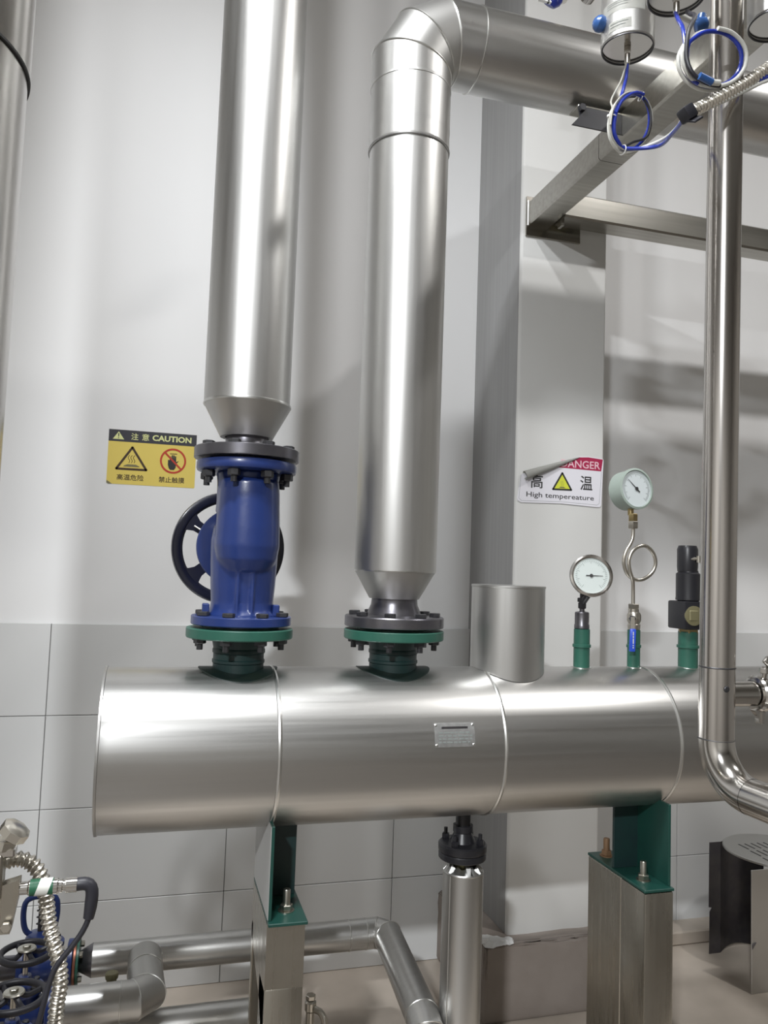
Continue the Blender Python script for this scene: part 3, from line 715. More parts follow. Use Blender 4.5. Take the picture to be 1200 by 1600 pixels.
END = Vector((.850, 1.133, 2.228))
def coil1(ru, rv, off, a0, turns): return loop(C1+Vector(off), u1, v1, ru, rv, a0, turns, (0, -.006, 0), jit=.0006)
top = Vector((A1[0], A1[1], A1[2]-.032))
pts = [top, top+Vector((-.002, 0, -.03)), top+Vector((-.012, 0, -.07))]+coil1(.049, .062, (0, -.004, 0), 150, 1.33)+[Vector((.90, 1.29, 2.263)), Vector((.875, 1.21, 2.240)), END+Vector((-.003, 0, -.004)), END+Vector((.01, 0, .008))]
cable('air_hose', pts, .0036, 'bluehose', 'blue hose looped below the left actuator', 'hose')
pts = coil1(.056, .067, (0, .002, 0), 120, 1.42)+[Vector((.902, 1.285, 2.272)), Vector((.88, 1.20, 2.250)), END+Vector((-.006, 0, .004)), END+Vector((.01, 0, .012))]
cable('signal_cable', pts, .0034, 'whitecable', 'white cable looped below the left actuator', 'cable')
pts = [top+Vector((-.003, -.003, 0)), top+Vector((-.014, 0, -.04)), top+Vector((-.036, 0, -.085))]+coil1(.0585, .064, (-.002, -.006, 0), 165, 1.1)
cable('sensor_cable', pts, .0019, 'greycable', 'thin grey-brown cable hanging from the left actuator', 'cable')
pts = coil1(.045, .058, (.004, -.008, 0), 70, -.28)+[C1+Vector((.000, -.01, -.045)), C1+Vector((-.018, -.01, -.058))]
cable('black_wire', pts, .0026, 'rubber', 'short black wire crossing inside the left cable loop', 'cable')
pts = coil1(.050, .060, (0, -.010, 0), 175, -.27)
cable('air_hose', pts, .0032, 'bluehose', 'bright blue hose arc inside the left cable loop', 'hose')
pts = loop(C1+Vector((0, .0, 0)), u1, v1, .052, .065, 95, .17, (0, -.002, 0), 24)
cable('tape_wrap', pts, .0062, 'rubber', 'black tape around the top left of the left cable loop', 'tape')
def tie(c, d, r, label):
    b = B(); n_, uu, vv_ = axes(d); b.tube([Vector(c)+uu*r*math.cos(a*PI/6)+vv_*r*math.sin(a*PI/6) for a in range(12)], .0011, 6, closed=True)
    b.box(c[0]-.003-r, c[0]+.002-r, c[1]-.004, c[1]+.001, c[2]-.0025, c[2]+.0025, .0006)
    tag(obj('cable_tie', b, 'tie', base=c), label, 'cable tie')
pL = C1+u1*-.053+v1*.000; tie((pL.x, pL.y-.003, pL.z), (.2, 0, 1), .0085, 'white cable tie at the left side of the left cable loop')
pB = C1+u1*-.006+v1*-.063; tie((pB.x, pB.y-.004, pB.z), (1, .2, 0), .0095, 'white cable tie at the bottom of the left cable loop')
pT = C1+u1*.012+v1*.062; tie((pT.x, pT.y-.004, pT.z), (1, 0, -.3), .009, 'white cable tie at the top of the left cable loop')
# second loop, in front of the polished pipe
C2 = Vector((.899, 1.132, 2.338)); u2 = Vector((1, 0, .12)).normalized(); v2 = Vector((.05, -.12, 1)).normalized()
top2 = Vector((A2[0]-.002, A2[1], A2[2]-.032))
def coil2(ru, rv, off, a0, turns): return loop(C2+Vector(off), u2, v2, ru, rv, a0, turns, (0, -.005, 0), jit=.0006)
pts = [top2, Vector((.858, 1.17, 2.43)), Vector((.845, 1.14, 2.39))]+coil2(.060, .048, (0, -.002, 0), 165, 1.0)+[Vector((.850, 1.13, 2.300)), Vector((.870, 1.130, 2.288))]
cable('air_hose', pts, .0038, 'bluehose', 'blue hose looped below the middle actuator', 'hose')
pts = coil2(.067, .051, (0, .004, 0), 150, .93)+coil2(.066, .050, (0, -.006, 0), 165, .80)
cable('signal_cable', pts, .0037, 'whitecable', 'white cable looped in front of the polished pipe', 'cable')
pts = [top2+Vector((.018, -.01, 0)), Vector((.875, 1.16, 2.44)), Vector((.862, 1.13, 2.41)), Vector((.842, 1.122, 2.37)), Vector((.838, 1.120, 2.32)), Vector((.852, 1.118, 2.292)), Vector((.880, 1.118, 2.283)), Vector((.905, 1.118, 2.284))]
cable('black_wire', pts, .0040, 'rubber', 'black wire down the left side of the right cable loop', 'cable')
b = B(); b.rod((.858, 1.112, 2.2885), (.884, 1.112, 2.2825), .0062, 14); tag(obj('hose_connector', b, 'blueball', base=(.87, 1.112, 2.285)), 'dark blue hose connector at the bottom of the right cable loop', 'connector')
b = B(); b.rod((.884, 1.113, 2.283), (.900, 1.113, 2.285), .0050, 12); tag(obj('tape_wrap', b, 'whitecable', base=(.89, 1.113, 2.284)), 'white tape beside the blue hose connector', 'tape')
FB = Vector((1.005, 1.30, 2.545))
hf = thing('hose_fitting', FB, 'dark blue fitting with pale tubes behind the right cable loop', 'fitting')
b = B(); b.lathe([(.0, -.012), (.012, -.010), (.015, 0), (.012, .012), (.006, .016)], FB, (.6, -.3, .2), 20); b.rod(FB, FB+Vector((.004, 0, .022)), .009, 12); obj('fitting_body', b, 'blueball', hf)
b = B(); b.rod(FB+Vector((-.050, .01, .020)), FB+Vector((-.012, .005, .006)), .0055, 14); obj('pale_tube', b, 'whitecable', hf, 'pale tube')
b = B(); b.tube([FB+Vector((.010, 0, .010)), FB+Vector((.040, 0, .036)), FB+Vector((.10, 0, .09)), (1.167, 1.30, 2.66)], .0036, 12); obj('pale_tube', b, 'whitecable', hf, 'thin pale tube')
# corrugated conduit
S, E_ = Vector((.853, 1.133, 2.232)), Vector((1.09, 1.133, 2.410))
mid = [S, S.lerp(E_, .25)+Vector((.003, 0, -.004)), S.lerp(E_, .5)+Vector((.004, 0, -.006)), S.lerp(E_, .75)+Vector((.003, 0, -.003)), E_]
b = B(); b.tube(mid, .0100, 16, step=.0010, rf=lambda L: .0096+.0018*math.sin(L*2*PI/.0076))
tag(obj('flexible_conduit', b, 'nickel', base=S), 'ribbed metal conduit crossing in front of the polished pipe at upper right', 'conduit')
b = B(); d = (E_-S).normalized(); rot = frame(d)
b.box(-.0125, .0125, -.0125, .0125, -.011, .012, .004, rot=rot, seg=2); bmesh.ops.translate(b.bm, verts=b.bm.verts, vec=S-d*.004)
b.box(-.010, .010, -.0020, .0020, -.011, .010, .001, rot=rot@Matrix.Rotation(.6, 3, 'Z')); vs = [v for v in b.bm.verts if v.co.length < .1]; bmesh.ops.translate(b.bm, verts=vs, vec=S+Vector((.006, -.008, -.014)))
tag(obj('tape_wrap', b, 'rubber', base=S), 'black tape around the lower end of the ribbed conduit', 'tape')
off = Vector((.006, .0, -.014))
cable('air_hose', [E_+off*1.2+Vector((0, 0, .0)), S.lerp(E_, .80)+off*1.5, S.lerp(E_, .62)+off*1.1, S.lerp(E_, .5)+off*.2], .0042, 'bluehose', 'blue hose under the ribbed conduit at the right edge', 'hose')
cable('signal_cable', [E_+off*1.9, S.lerp(E_, .80)+off*1.9, S.lerp(E_, .55)+off*1.4, S.lerp(E_, .3)+off*1.0, S.lerp(E_, .15)+off*.7], .0036, 'whitecable', 'white cable under the ribbed conduit at the right edge', 'cable')
gl3 = Vector((A3[0], A3[1], A3[2]-.03))
cable('sensor_cable', [gl3, gl3+Vector((0, 0, -.05)), gl3+Vector((.002, 0, -.12)), gl3+Vector((.03, 0, -.16))], .0045, 'rubber', 'black cable hanging from the right actuator', 'cable')
b = B(); b.rod((1.113, 1.21, 2.345), (1.116, 1.21, 2.305), .0055, 14); b.lathe([(0, -.009), (.008, -.004), (.009, .003), (.005, .009), (0, .010)], (1.116, 1.21, 2.298), (0, 0, 1), 16, cap=False); tag(obj('cable_connector', b, 'polish_h', base=(1.115, 1.21, 2.3)), 'bright round connector at the right edge under the conduit', 'connector')
# blue fitting behind the elbow pipe at the top
bx = thing('blue_regulator', (1.02, 1.95, 3.03), 'small blue and silver fitting at the top edge above the elbow pipe', 'fitting')
b = B(); b.lathe([(0, -.02), (.018, -.018), (.028, -.006), (.030, .006), (.026, .016)], (1.005, 1.95, 3.073), (.25, -.4, .6), 28, cap=False); obj('blue_bowl', b, 'bluehose', bx)
b = B(); b.lathe([(.026, 0), (.027, .03), (.024, .034), (.027, .038), (.027, .06), (0, .062)], (1.026, 1.95, 3.085), (.45, -.2, .9), 28); obj('metal_body', b, 'nickel', bx)
b = B(); b.box(.955, .990, 1.935, 1.945, 3.050, 3.057, .001); b.box(.983, .996, 1.935, 1.945, 3.050, 3.070, .001); obj('drain_tap', b, 'tie', bx, 'white plastic tap')
b = B(); b.rod((1.03, 1.95, 3.12), (1.03, 1.95, 4.5), .008, 12); obj('feed_tube', b, 'nickel', bx)
b = B(); b.box(1.325, 1.352, 2.10, 2.126, 2.80, 4.6, .002); tag(obj('upright_bar', b, 'copper', base=(1.338, 2.11, 2.80)), 'brownish upright bar behind the left actuator', 'bar')

# ------------------------------------------------------------------ big vertical vessel at the left edge
lt = thing('insulated_duct', (-.452, 1.352, 0), 'wide vertical steel clad duct at the upper left edge', 'duct')
b = B(); b.lathe([(.2000, .002), (.2000, 2.232)], (-.452, 1.352, 0), (0, 0, 1), 128, cap=False); obj('cladding_section', b, 'clad_d', lt)
b = B(); b.lathe([(.2025, 2.200), (.2035, 2.203), (.2035, 4.55)], (-.452, 1.352, 0), (0, 0, 1), 128, cap=False); obj('cladding_section', b, 'clad_d', lt)
b = B(); b.lathe([(.2005, 2.1985), (.2040, 2.1990), (.2042, 2.203), (.2030, 2.2045)], (-.452, 1.352, 0), (0, 0, 1), 128, cap=False); obj('seam_gap', b, 'gap', lt)
CT = (-.452, 1.352)
for z0, z1, m in ((1.60, 1.640, 'sticker_k'), (1.52, 1.60, 'sticker_y')):
    wraplabel(CT, .2006, z0, z1, math.radians(-60), math.radians(-6), m, lt, 'warning_label')

# ------------------------------------------------------------------ stickers
def textmesh(body, w_, h_, bold=0.0):
    cu = bpy.data.curves.new('lettering', 'FONT'); cu.body = body; cu.size = 1; cu.offset = bold; cu.resolution_u = 3
    o = bpy.data.objects.new('lettering', cu); COL.objects.link(o)
    dg = bpy.context.evaluated_depsgraph_get(); me = bpy.data.meshes.new_from_object(o.evaluated_get(dg))
    bpy.data.objects.remove(o); bpy.data.curves.remove(cu)
    b = B(); b.bm.from_mesh(me); bpy.data.meshes.remove(me)
    xs = [v.co.x for v in b.bm.verts]; ys = [v.co.y for v in b.bm.verts]
    x0, x1, y0, y1 = min(xs), max(xs), min(ys), max(ys)
    for v in b.bm.verts: v.co.x = ((v.co.x-x0)/(x1-x0)-.5)*w_; v.co.y = ((v.co.y-y0)/(y1-y0)-.5)*h_; v.co.z = 0
    return b
class Sheet:
    """flat sticker frame: s right, t up (metres), on a plane facing -Y"""
    def __init__(s, org, ang, parent): s.o = Vector(org); s.r = Vector((math.cos(ang), 0, math.sin(ang))); s.u = Vector((-math.sin(ang), 0, math.cos(ang))); s.p = parent
    def P(s, x, y, l=0): return s.o+s.r*x+s.u*y+Vector((0, -l, 0))
    def poly(s, name, pts, m, l, label=None, th=.0002):
        b = B(); b.poly([s.P(x, y, l) for x, y in pts], (0, -th, 0)); return obj(name, b, m, s.p, label)
    def text(s, body, cx, cy, w_, h_, m, l, bold=0, name='lettering'):
        b = textmesh(body, w_, h_, bold)
        for v in b.bm.verts: v.co = s.P(cx+v.co.x, cy+v.co.y, l)
        return obj(name, b, m, s.p)
    def stroke(s, name, pts, wd, m, l, closed=False):
        b = B(); n = len(pts)
        for i in range(n if closed else n-1):
            a, c = Vector((*pts[i], 0)), Vector((*pts[(i+1) % n], 0)); d = (c-a).normalized(); q = Vector((-d.y, d.x, 0))*wd/2; a = a-d*wd*.3; c = c+d*wd*.3
            b.poly([s.P(*(p.x, p.y), l) for p in (a-q, c-q, c+q, a+q)], (0, -.0001, 0))
        return obj(name, b, m, s.p)
# caution sticker
W1, H1 = .2915, .1870
cs = thing('caution_sticker', (-.04, FY1, 1.766), 'yellow and black caution sticker on the white wall left of the blue valve', 'sticker')
sh = Sheet((-.188, FY1-.0005, 1.6725), .003, cs); k = W1/1025.0
def c5(x, y): return ((x-75)*k, H1-(y-75-(x-75)*.060)*H1/655.0)
sh.poly('sheet', [(0, .004), (.006, 0), (W1-.002, 0), (W1, .002), (W1, H1), (0, H1)], 'sticker_y', 0)
sh.poly('header_band', [(0, H1-.0405), (W1, H1-.0405), (W1, H1), (0, H1)], 'sticker_k', .0003)
sh.poly('curled_corner', [(0, .004), (.006, 0), (.018, .0005), (.010, .006), (.001, .012)], 'olive', .0008)
def tri(cx, y0, y1, hw): return [(cx-hw, y0), (cx+hw, y0), (cx, y1)]
x, y = c5(187, 150); sh.poly('warning_triangle', tri(x, y-.0135, y+.0135, .0185), 'palegreen', .0005)
sh.poly('exclamation_mark', [(x-.0012, y-.005), (x+.0012, y-.005), (x+.002, y+.007), (x-.002, y+.007)], 'sticker_k', .0007); sh.poly('exclamation_mark', [(x-.0015, y-.0105), (x+.0015, y-.0105), (x+.0015, y-.0075), (x-.0015, y-.0075)], 'sticker_k', .0007)
x, y = c5(373, 165); sh.text('注', x, y, .0235, .0235, 'palegreen', .0006, .01)
x, y = c5(498, 172); sh.text('意', x, y, .0235, .0235, 'palegreen', .0006, .01)
x, y = c5(808, 190); sh.text('CAUTION', x, y, .131, .0205, 'palegreen', .0006, .035)
ax, ay = c5(352, 290); bx0, by0 = c5(352, 575); cy0 = by0
sh.stroke('heat_triangle', [(ax-.049, by0+.004), (ax+.049, by0+.004), (ax, ay-.002)], .0075, 'brownk', .0006, True)
for i in (-1, 0, 1):
    pts = []
    for j in range(13):
        t = j/12; pts.append((ax+i*.0085+.0028*math.sin(t*2.2*PI)-.001, by0+.026+.026*t))
    sh.stroke('heat_wave', pts, .0016, 'brownk', .0006)
sh.poly('hot_surface', [(ax-.027, by0+.0125), (ax+.027, by0+.0125), (ax+.024, by0+.016), (ax+.014, by0+.0205), (ax-.014, by0+.0205), (ax-.024, by0+.016)], 'olive', .0006)
rx, ry = c5(832, 458); N = 48
b = B(); b.lathe([(.0375, 0), (.0440, 0), (.0440, .0003), (.0375, .0003), (.0375, 0)], sh.P(rx, ry, .0006), (0, -1, 0), 56, cap=False); obj('ban_ring', b, 'red', cs)
hand = [(-.0150, .004), (-.0150, -.014), (-.011, -.027), (-.006, -.031), (.006, -.031), (.011, -.024), (.0125, -.012), (.0155, -.006), (.0205, -.001), (.0195, .001), (.0150, -.002), (.0125, -.002), (.0120, .016), (.0095, .018), (.0075, .016), (.0072, .005), (.0065, .019), (.0042, .021), (.0020, .019), (.0016, .006), (.0008, .020), (-.0015, .021), (-.0035, .019), (-.0040, .005), (-.0052, .015), (-.0070, .016), (-.0090, .014), (-.0098, .002)]
sh.poly('hand', [(rx+x_-.002, ry+y_) for x_, y_ in hand], 'ink', .0007)
sh.stroke('touch_line', [(rx-.011, ry+.025), (rx+.012, ry+.025)], .0022, 'brownk', .0007)
sh.stroke('ban_slash', [(rx-.0285, ry+.0285), (rx+.0285, ry-.0285)], .0062, 'red', .0010)
x, y = c5(345, 660); sh.text('高温危险', x, y, .088, .0205, 'brownk', .0006, .012)
x, y = c5(825, 690); sh.text('禁止触摸', x, y, .086, .0205, 'brownk', .0006, .012)
# danger sticker on the column
ds = thing('danger_sticker', (1.31, 2.42, 1.73), 'white and red danger sticker with a peeled corner on the grey column', 'sticker')
Y5 = 2.4185
def c6(x, y): # crop coordinates of the sticker -> local metres
    return ((x-110)*.3245/955.0, (640-y)*.1545/495.0 - 0)
k6 = .3245/955.0
sh = Sheet((1.150, Y5, 1.650), 0.0, ds)
def q6(x, y):
    # sticker slopes down to the right in the photograph: shear handled as rotation
    return ((x-110)*k6, ((600-y)+(x-110)*.104)*k6*.97)
ang = 0
out = [(112, 540), (122, 565), (160, 588), (600, 620), (1010, 678), (1040, 680), (1058, 662), (1078, 190), (1074, 168), (1050, 160), (900, 135), (800, 132), (165, 290), (150, 300)]
sh.poly('sheet', [q6(*p) for p in out], 'paper', .0006, th=.0004)
sh.poly('red_band', [q6(*p) for p in ((560, 238), (790, 140), (900, 143), (1070, 172), (1052, 298))], 'crimson', .0011)
sh.stroke('border_line', [q6(*p) for p in ((150, 300), (132, 540), (160, 568), (600, 600), (1010, 655), (1034, 640), (1056, 300))], .0010, 'inkgrey', .0011)
x, y = q6(815, 215); 
def sheared(body, cx, cy, w_, h_, m, l, bold=0, sh_=.0):
    b = textmesh(body, w_, h_, bold)
    for v in b.bm.verts: v.co = sh.P(cx+v.co.x, cy+v.co.y+v.co.x*sh_, l)
    return obj('lettering', b, m, ds)
sheared('DANGER', x, y, .152, .0265, 'pink', .0014, .012, .0)
x, y = q6(325, 375); sheared('高', x, y, .046, .048, 'ink', .0012, .012)
x, y = q6(882, 417); sheared('温', x, y, .048, .050, 'ink', .0012, .012)
x, y = q6(592, 550); sheared('High tempereature', x, y, .258, .0225, 'ink', .0012, .008)
a6, b6, c6_ = q6(607, 300), q6(505, 465), q6(712, 482)
sh.poly('yellow_triangle', [a6, b6, c6_], 'lime', .0012); sh.stroke('triangle_border', [a6, b6, c6_], .0062, 'ink', .0014, True)
tx = (a6[0]+b6[0]+c6_[0])/3; ty = b6[1]
for i in (-1, 0, 1): sh.stroke('heat_wave', [(tx+i*.004+.0012*math.sin(t/8*2*PI), ty+.013+.018*t/8) for t in range(9)], .0007, 'olive', .0014)
sh.poly('hot_surface', [(tx-.013, ty+.006), (tx+.013, ty+.006), (tx+.006, ty+.0105), (tx-.006, ty+.0105)], 'olive', .0014)
# rolled peel lying along the cut corner: a tapering, hollow curl
pa, pb = q6(178, 312), q6(800, 140); A_ = sh.P(*pa, .012); B_ = sh.P(*pb, .002); b = B(); rings = []
d = (B_-A_).normalized(); ns = 10; na = 16; upv = Vector((0, -1, 0)).cross(d).normalized()
for i in range(ns+1):
    t = i/ns; c = A_.lerp(B_, t); rr = .0145*(1-t)**.8+.0010; rg = []
    for j in range(na+1):
        a = -PI*.9+j/na*1.75*PI; rg.append(b.bm.verts.new(c+upv*rr*math.cos(a)+Vector((0, -1, 0))*rr*(math.sin(a)*.85)))
    rings.append(rg)
for i in range(ns):
    for j in range(na): b.face([rings[i][j], rings[i][j+1], rings[i+1][j+1], rings[i+1][j]])
bmesh.ops.solidify(b.bm, geom=b.bm.faces[:], thickness=.0003)
obj('peeled_roll', b, 'paperback', ds, 'grey rolled-back corner of the sticker')

# ------------------------------------------------------------------ low pipes at lower left
g1 = 'silver clad pipes low by the wall'
la = thing('low_clad_pipe', (.2, 2.35, 0), 'branched low clad pipe by the wall, running from the blue valves past the left post', 'pipe')
z1 = .322; r1 = .0435
def elbow_pts(corner, d0, d1, R):
    corner, d0, d1 = Vector(corner), Vector(d0), Vector(d1); c = corner-d0*R+d1*R; out = []
    for a in (22.5, 67.5):
        a = math.radians(a); rr = R/math.cos(math.radians(22.5)); out.append(c-d1*rr*math.cos(a)+d0*rr*math.sin(a))
    return out
miter_pipe(la, [(-.118, 2.35, z1), (.600, 2.35, z1), (.652, 2.35, z1)]+elbow_pts((.717, 2.35, z1), (1, 0, 0), (-.07, -1, 0), .05)+[(.680, 1.90, z1), (.677, 1.86, z1-.01), (.675, 1.84, z1-.06), (.675, 1.84, 0)], r1-.001, 'clad_h', seam=.0016, m_of=lambda i: 'clad_h')
b = B(); b.lathe([(.022, -.158), (.0435, -.118)], (0, 2.35, z1), (1, 0, 0), 40, cap=False); obj('end_cone', b, 'darksteel', la, 'dark end cone')
for x in (.40,): b = B(); b.box(x, x+.015, 2.33, 2.37, 0, .282, .001); obj('stand', b, 'darksteel', la)
lb = la
z2 = .338; r2 = .0450
miter_pipe(lb, [(-.165, 2.09, z2), (-.035, 2.09, z2)]+elbow_pts((.027, 2.09, z2), (1, 0, 0), (0, 1, 0), .05)+[(.021, 2.22, z2), (.020, 2.31, z2-.006)], r2, 'clad_h', seam=.0016, m_of=lambda i: 'clad_h' if i < 1 else 'clad')
b = B(); b.rod((-.060, 2.15, z2), (-.060, 2.15, .372), .012, 20); b.lathe([(.015, .366), (.016, .370), (.016, .378), (.014, .380)], (-.060, 2.15, 0), (0, 0, 1), 24); b.rod((-.06, 2.10, z2), (-.06, 2.16, z2), .012, 16); obj('vent_stub', b, 'olive', lb, 'short capped olive stub')
b = B(); b.box(-.095, -.055, 2.075, 2.105, 0, .292, .002); obj('stand', b, 'clad', lb)
lc = thing('low_clad_pipe', (.1, 2.2, 0), 'lowest pale clad pipe cut off by the bottom edge', 'pipe')
miter_pipe(lc, [(-.6, 2.20, .205), (.34, 2.20, .205)], .045, 'clad_h', seam=0)
b = B(); b.lathe([(.045, 0), (.03, .02), (.016, .03), (.016, .06)], (.34, 2.20, .205), (1, 0, 0), 32); obj('end_cone', b, 'clad', lc)
for x in (-.3, .33): b = B(); b.box(x, x+.018, 2.18, 2.22, 0, .165); obj('stand', b, 'darksteel', lc)
# small drain fitting right of the left post
df = thing('drain_fitting', (.455, 2.2, 0), 'small threaded steel fitting on the floor right of the left post', 'fitting')
b = B(); b.lathe([(.012, .0), (.012, .20), (.016, .205), (.016, .225), (.012, .23)], (.462, 2.2, 0), (0, 0, 1), 20); b.hexa((.462, 2.2, .232), (0, 0, 1), .014, .012); obj('riser', b, 'nickel', df)
b = B(); b.tube([(.470, 2.19, .21), (.490, 2.18, .20), (.500, 2.17, .16), (.502, 2.17, .02)], .009, 12); obj('bent_hose', b, 'nickel', df)

# blue valves
def small_valve(c, label, wheel=True, wheel_r=.057, wheel_z=.14):
    x, y, z = c
    t = thing('blue_stop_valve', c, label, 'valve')
    b = B(); b.lathe([(.026, -.060), (.030, -.045), (.040, -.030), (.046, 0), (.040, .030), (.030, .045), (.026, .060)], c, (1, 0, 0), 32)
    b.lathe([(.034, 0), (.034, .045), (.028, .055)], c, (0, 0, 1), 28); obj('body', b, 'blue', t)
    for s, m in ((-1, 'blue'), (1, 'blue')):
        b = B(); b.lathe([(0, 0), (.057, 0), (.058, .0015), (.058, .013), (.057, .0145), (0, .0145)], (x+s*.068-(.0145 if s > 0 else 0), y, z), (1, 0, 0), 40, cap=False); obj('flange', b, m, t)
    b = B(); b.lathe([(.042, .048), (.043, .050), (.043, .060), (.030, .064), (.018, .070), (.014, .085)], c, (0, 0, 1), 32); obj('bonnet', b, 'blue', t)
    for i in range(4):
        a = PI/4+i*PI/2; b = B(); b.hexa((x+.034*math.cos(a), y+.034*math.sin(a), z+.060), (0, 0, 1), .007, .007); obj('bolt_head', b, 'bolt', t)
    if wheel:
        b = B(); b.rod((x, y, z+.06), (x, y, z+wheel_z), .006, 14); obj('stem', b, 'nickel', t)
        b = B(); b.tube([(x+wheel_r*math.cos(i*PI/12), y+wheel_r*math.sin(i*PI/12), z+wheel_z-.006) for i in range(24)], .0075, 12, closed=True)
        hw_ = obj('handwheel', b, 'rubber', t, 'black handwheel')
        for i in range(4):
            a = i*PI/2+.5; b = B(); b.tube([(x+.010*math.cos(a), y+.010*math.sin(a), z+wheel_z), (x+.03*math.cos(a+.1), y+.03*math.sin(a+.1), z+wheel_z-.012), (x+wheel_r*math.cos(a), y+wheel_r*math.sin(a), z+wheel_z-.006)], .0060, 8); obj('spoke', b, 'rubber', hw_)
        b = B(); b.lathe([(.021, .002), (.022, .004), (.020, .0065), (.008, .007)], (x, y, z+wheel_z), (0, 0, 1), 28); b.hexa((x, y, z+wheel_z+.006), (0, 0, 1), .009, .006); obj('hub_nut', b, 'zinc', hw_, 'pale metal washer and nut')
    return t
va = small_valve((-.236, 2.35, z1), 'blue valve with an open yoke near the wall at lower left', False)
b = B(); b.tube([(-.262, 2.35, z1+.075), (-.290, 2.35, z1+.090), (-.300, 2.35, z1+.125), (-.297, 2.35, z1+.165), (-.280, 2.35, z1+.178), (-.255, 2.35, z1+.180), (-.230, 2.35, z1+.178), (-.218, 2.35, z1+.165), (-.216, 2.35, z1+.125), (-.225, 2.35, z1+.090), (-.25, 2.35, z1+.075)], .0075, 12); obj('yoke', b, 'blue', va)
b = B(); b.lathe([(.040, .050), (.036, .075), (.030, .085), (.012, .09)], (-.256, 2.35, z1), (0, 0, 1), 28); obj('yoke_base', b, 'blue', va)
b = B(); b.rod((-.256, 2.35, z1+.08), (-.256, 2.35, z1+.175), .007, 14); b.tube([(-.256+.010*math.cos(i*.8), 2.35+.010*math.sin(i*.8), z1+.10+i*.0022) for i in range(24)], .0022, 6); obj('stem', b, 'bolt', va)
for s, m in ((-.160, 'copper'), (-.1525, 'green')):
    b = B(); b.lathe([(0, 0), (.057, 0), (.058, .001), (.058, .0065), (0, .0075)], (s-.006, 2.35, z1), (1, 0, 0), 40, cap=False); obj('mating_flange', b, m, la, 'reddish mating flange' if m == 'copper' else 'green mating flange')
for i in range(4):
    a = PI/4+i*PI/2; b = B(); b.hexa((-.152, 2.35+.045*math.cos(a), z1+.045*math.sin(a)), (1, 0, 0), .008, .010); obj('nut', b, 'zinc', la)
vb = small_valve((-.255, 2.09, z2), 'blue valve with a level black handwheel and pale hub at lower left', True, .057, .142)
b = B(); b.lathe([(0, 0), (.057, 0), (.058, .001), (.058, .012), (.02, .013)], (-.187, 2.09, z2), (1, 0, 0), 40, cap=False); obj('mating_flange', b, 'dkgreen', lb, 'dark green mating flange')
vc = small_valve((-.245, 1.85, .365), 'blue valve with a black handwheel in the bottom left corner', True, .062, .135)
for (y, z, nm) in ((2.35, z1, 'back'), (2.09, z2, 'middle'), (1.85, .365, 'front')):
    b = B(); b.rod((-1.2, y, z), (-.3145 if nm == 'front' else -.305, y, z), .030, 24)
    if nm == 'front': b.rod((-.177, y, z), (-.10, y, z), .026, 24); b.rod((-.13, y, z), (-.13, y, 0), .026, 24)
    b.rod((-1.0, y, 0), (-1.0, y, z), .012, 10)
    tag(obj('steel_pipe', b, 'darksteel', base=(-.7, y, z)), 'bare %s pipe leaving left from the blue valves' % nm, 'pipe')

# ------------------------------------------------------------------ instrument cluster lower left
ic = thing('instrument_manifold', (-.2, 1.2, .97), 'polished steel instrument block with a knurled nut at the lower left edge', 'instrument')
b = B(); b.box(-.235, -.1815, 1.185, 1.215, .950, 1.012, .003); b.poly([(-.235, 1.19, .955), (-.160, 1.19, .975), (-.160, 1.19, .955), (-.168, 1.19, .905), (-.235, 1.19, .905)], (0, .02, 0)); obj('bracket', b, 'brush', ic)
b = B(); b.lathe([(.010, .0), (.020, .006), (.020, .018), (.012, .022)], (-.178, 1.2, 1.028), (.55, -.15, .8), 8); b.hexa((-.184, 1.2, 1.014), (.2, 0, 1), .016, .014); obj('knurled_nut', b, 'nickel', ic)
b = B(); b.box(-.235, -.168, 1.187, 1.213, 1.006, 1.018, .002); obj('top_plate', b, 'polish_h', ic)
b = B(); b.hexa((-.172, 1.186, .917), (0, -1, 0), .007, .006); obj('bolt_head', b, 'nickel', ic)
b = B(); b.rod((-.23, 1.2, .93), (-.322, 1.2, .93), .018, 16); obj('mounting_arm', b, 'darksteel', ic)
sn = thing('pressure_sensor', (-.13, 1.2, .96), 'slim steel sensor with a green and white label at the lower left', 'sensor')
zs = .9605
b = B(); b.lathe([(.0085, -.178), (.0085, -.150), (.0105, -.148), (.0105, -.112), (.0092, -.110), (.0092, -.106), (.0075, -.105), (.0075, -.101)], (0, 1.2, zs), (1, 0, 0), 28); obj('barrel', b, 'polish_h', sn)
b = B(); b.lathe([(.0109, -.147), (.0109, -.117)], (0, 1.2, zs), (1, 0, 0), 28, cap=False); bmesh.ops.solidify(b.bm, geom=b.bm.faces[:], thickness=.0004); obj('green_label', b, 'wrapgreen', sn)
b = B(); b.lathe([(.01135, -.138), (.01135, -.122)], (0, 1.2, zs), (1, -.0, 0), 28, cap=False)
for v in b.bm.verts: v.co.x += (v.co.z-zs)*.35
obj('white_label', b, 'whitecable', sn)
b = B(); b.lathe([(.0085, -.1015), (.0100, -.101), (.0100, -.0865), (.0085, -.086)], (0, 1.2, zs), (1, 0, 0), 20); obj('coupling_nut', b, 'polish_h', sn)
cc = thing('sensor_plug', (-.07, 1.2, .95), 'black right-angle plug and cable on the end of the sensor', 'plug')
b = B(); b.tube([(-.0865, 1.2, zs), (-.078, 1.2, zs+.0005), (-.0705, 1.2, zs-.002), (-.0665, 1.2, zs-.010), (-.0665, 1.2, zs-.025), (-.0680, 1.2, zs-.040), (-.0690, 1.2, zs-.047)], .0088, 16, rf=lambda L: .0088 if L < .045 else .0088-(L-.045)*.085); obj('plug_body', b, 'rubber', cc)
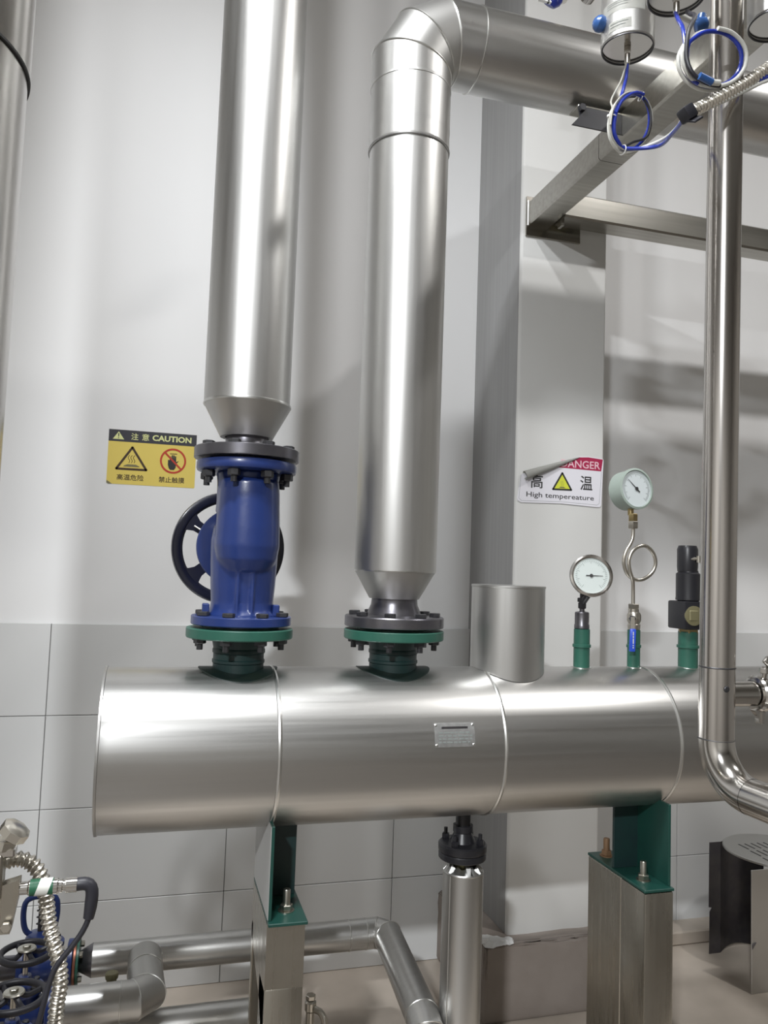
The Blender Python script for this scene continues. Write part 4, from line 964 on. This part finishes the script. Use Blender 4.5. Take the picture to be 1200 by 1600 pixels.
b = B(); b.tube([(-.0685, 1.2, zs-.040), (-.0695, 1.2, zs-.050), (-.076, 1.2, zs-.065), (-.088, 1.2, zs-.083), (-.100, 1.2, zs-.098), (-.109, 1.2, zs-.112), (-.116, 1.2, zs-.135), (-.121, 1.2, zs-.16), (-.13, 1.21, zs-.20), (-.15, 1.25, zs-.26)], .0040, 12); obj('cable', b, 'rubber', cc)
fx = [(-.235, 1.25, .958), (-.205, 1.25, .972), (-.190, 1.25, .979), (-.174, 1.25, .983), (-.157, 1.25, .978), (-.142, 1.25, .961), (-.133, 1.25, .935), (-.126, 1.25, .895), (-.118, 1.25, .865), (-.109, 1.25, .837), (-.105, 1.25, .805), (-.108, 1.25, .767), (-.108, 1.25, .70), (-.115, 1.25, .55)]
b = B(); b.tube(fx, .0095, 16, step=.0010, rf=lambda L: .0098+.0017*math.sin(L*2*PI/.0076))
tag(obj('flexible_conduit', b, 'nickel', base=fx[-1]), 'ribbed metal conduit arching down past the sensor at lower left', 'conduit')

# ------------------------------------------------------------------ slotted round cover at lower right
sc = thing('slotted_cover', (2.2, 2.45, 0), 'round slotted steel cover on bent sheet legs at lower right', 'cover')
CC = Vector((2.255, 2.465, .42)); RD = .185
b = B(); b.lathe([(0, -.004), (RD-.004, -.004), (RD, -.002), (RD, .004), (RD-.003, .006), (0, .006)], CC, (0, 0, 1), 80, cap=False); dsk = obj('disc', b, 'clad', sc)
for row, yy in enumerate((.055, -.015, -.085)):
    for i in range(9):
        xx = -.105+.028*i
        if (xx*xx+yy*yy)**.5 > .15: continue
        b = B(); a = .35; b.box(-.0025, .0025, -.026, .026, -.0006, .0008, rot=Matrix.Rotation(.0, 3, 'Z')); bmesh.ops.translate(b.bm, verts=b.bm.verts, vec=CC+Vector((xx+yy*.1, yy, .0061))); obj('slot', b, 'gap', dsk, 'dark slot')
b = B(); b.box(2.035, 2.40, 2.340, 2.344, 0, .414, .001); obj('front_panel', b, 'clad', sc)
def notch(x0, x1, y, z1_):
    b = B(); b.poly([(x0, y, 0), (x0+.002, y, .155), (x0+.012, y, .170), (x0-.002, y, .172), (x0, y, z1_), (x1, y, z1_), (x1, y, 0)], (0, .002, 0)); return b
obj('back_flange', notch(2.085, 2.135, 2.620, .412), 'darksteel', sc, 'dark back flange')  # back flange in darker steel than the front panel
b = B(); pts = []
for i in range(9):
    t = i/8; pts.append((2.135+.20*t, 2.620+.035*math.sin(t*PI)))
V1, V2 = [], []
for (x, y) in pts: V1.append(b.bm.verts.new((x, y, .012*math.sin((x-2.135)/.20*PI)))); V2.append(b.bm.verts.new((x, y, .412)))
for i in range(8): b.face([V1[i], V1[i+1], V2[i+1], V2[i]])
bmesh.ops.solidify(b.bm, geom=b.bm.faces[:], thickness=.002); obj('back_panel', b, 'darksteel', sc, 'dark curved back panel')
b = B(); b.poly([(2.035, 2.339, .165), (2.052, 2.339, .172), (2.036, 2.339, .150)], (0, -.003, 0)); obj('bent_tab', b, 'darksteel', sc)
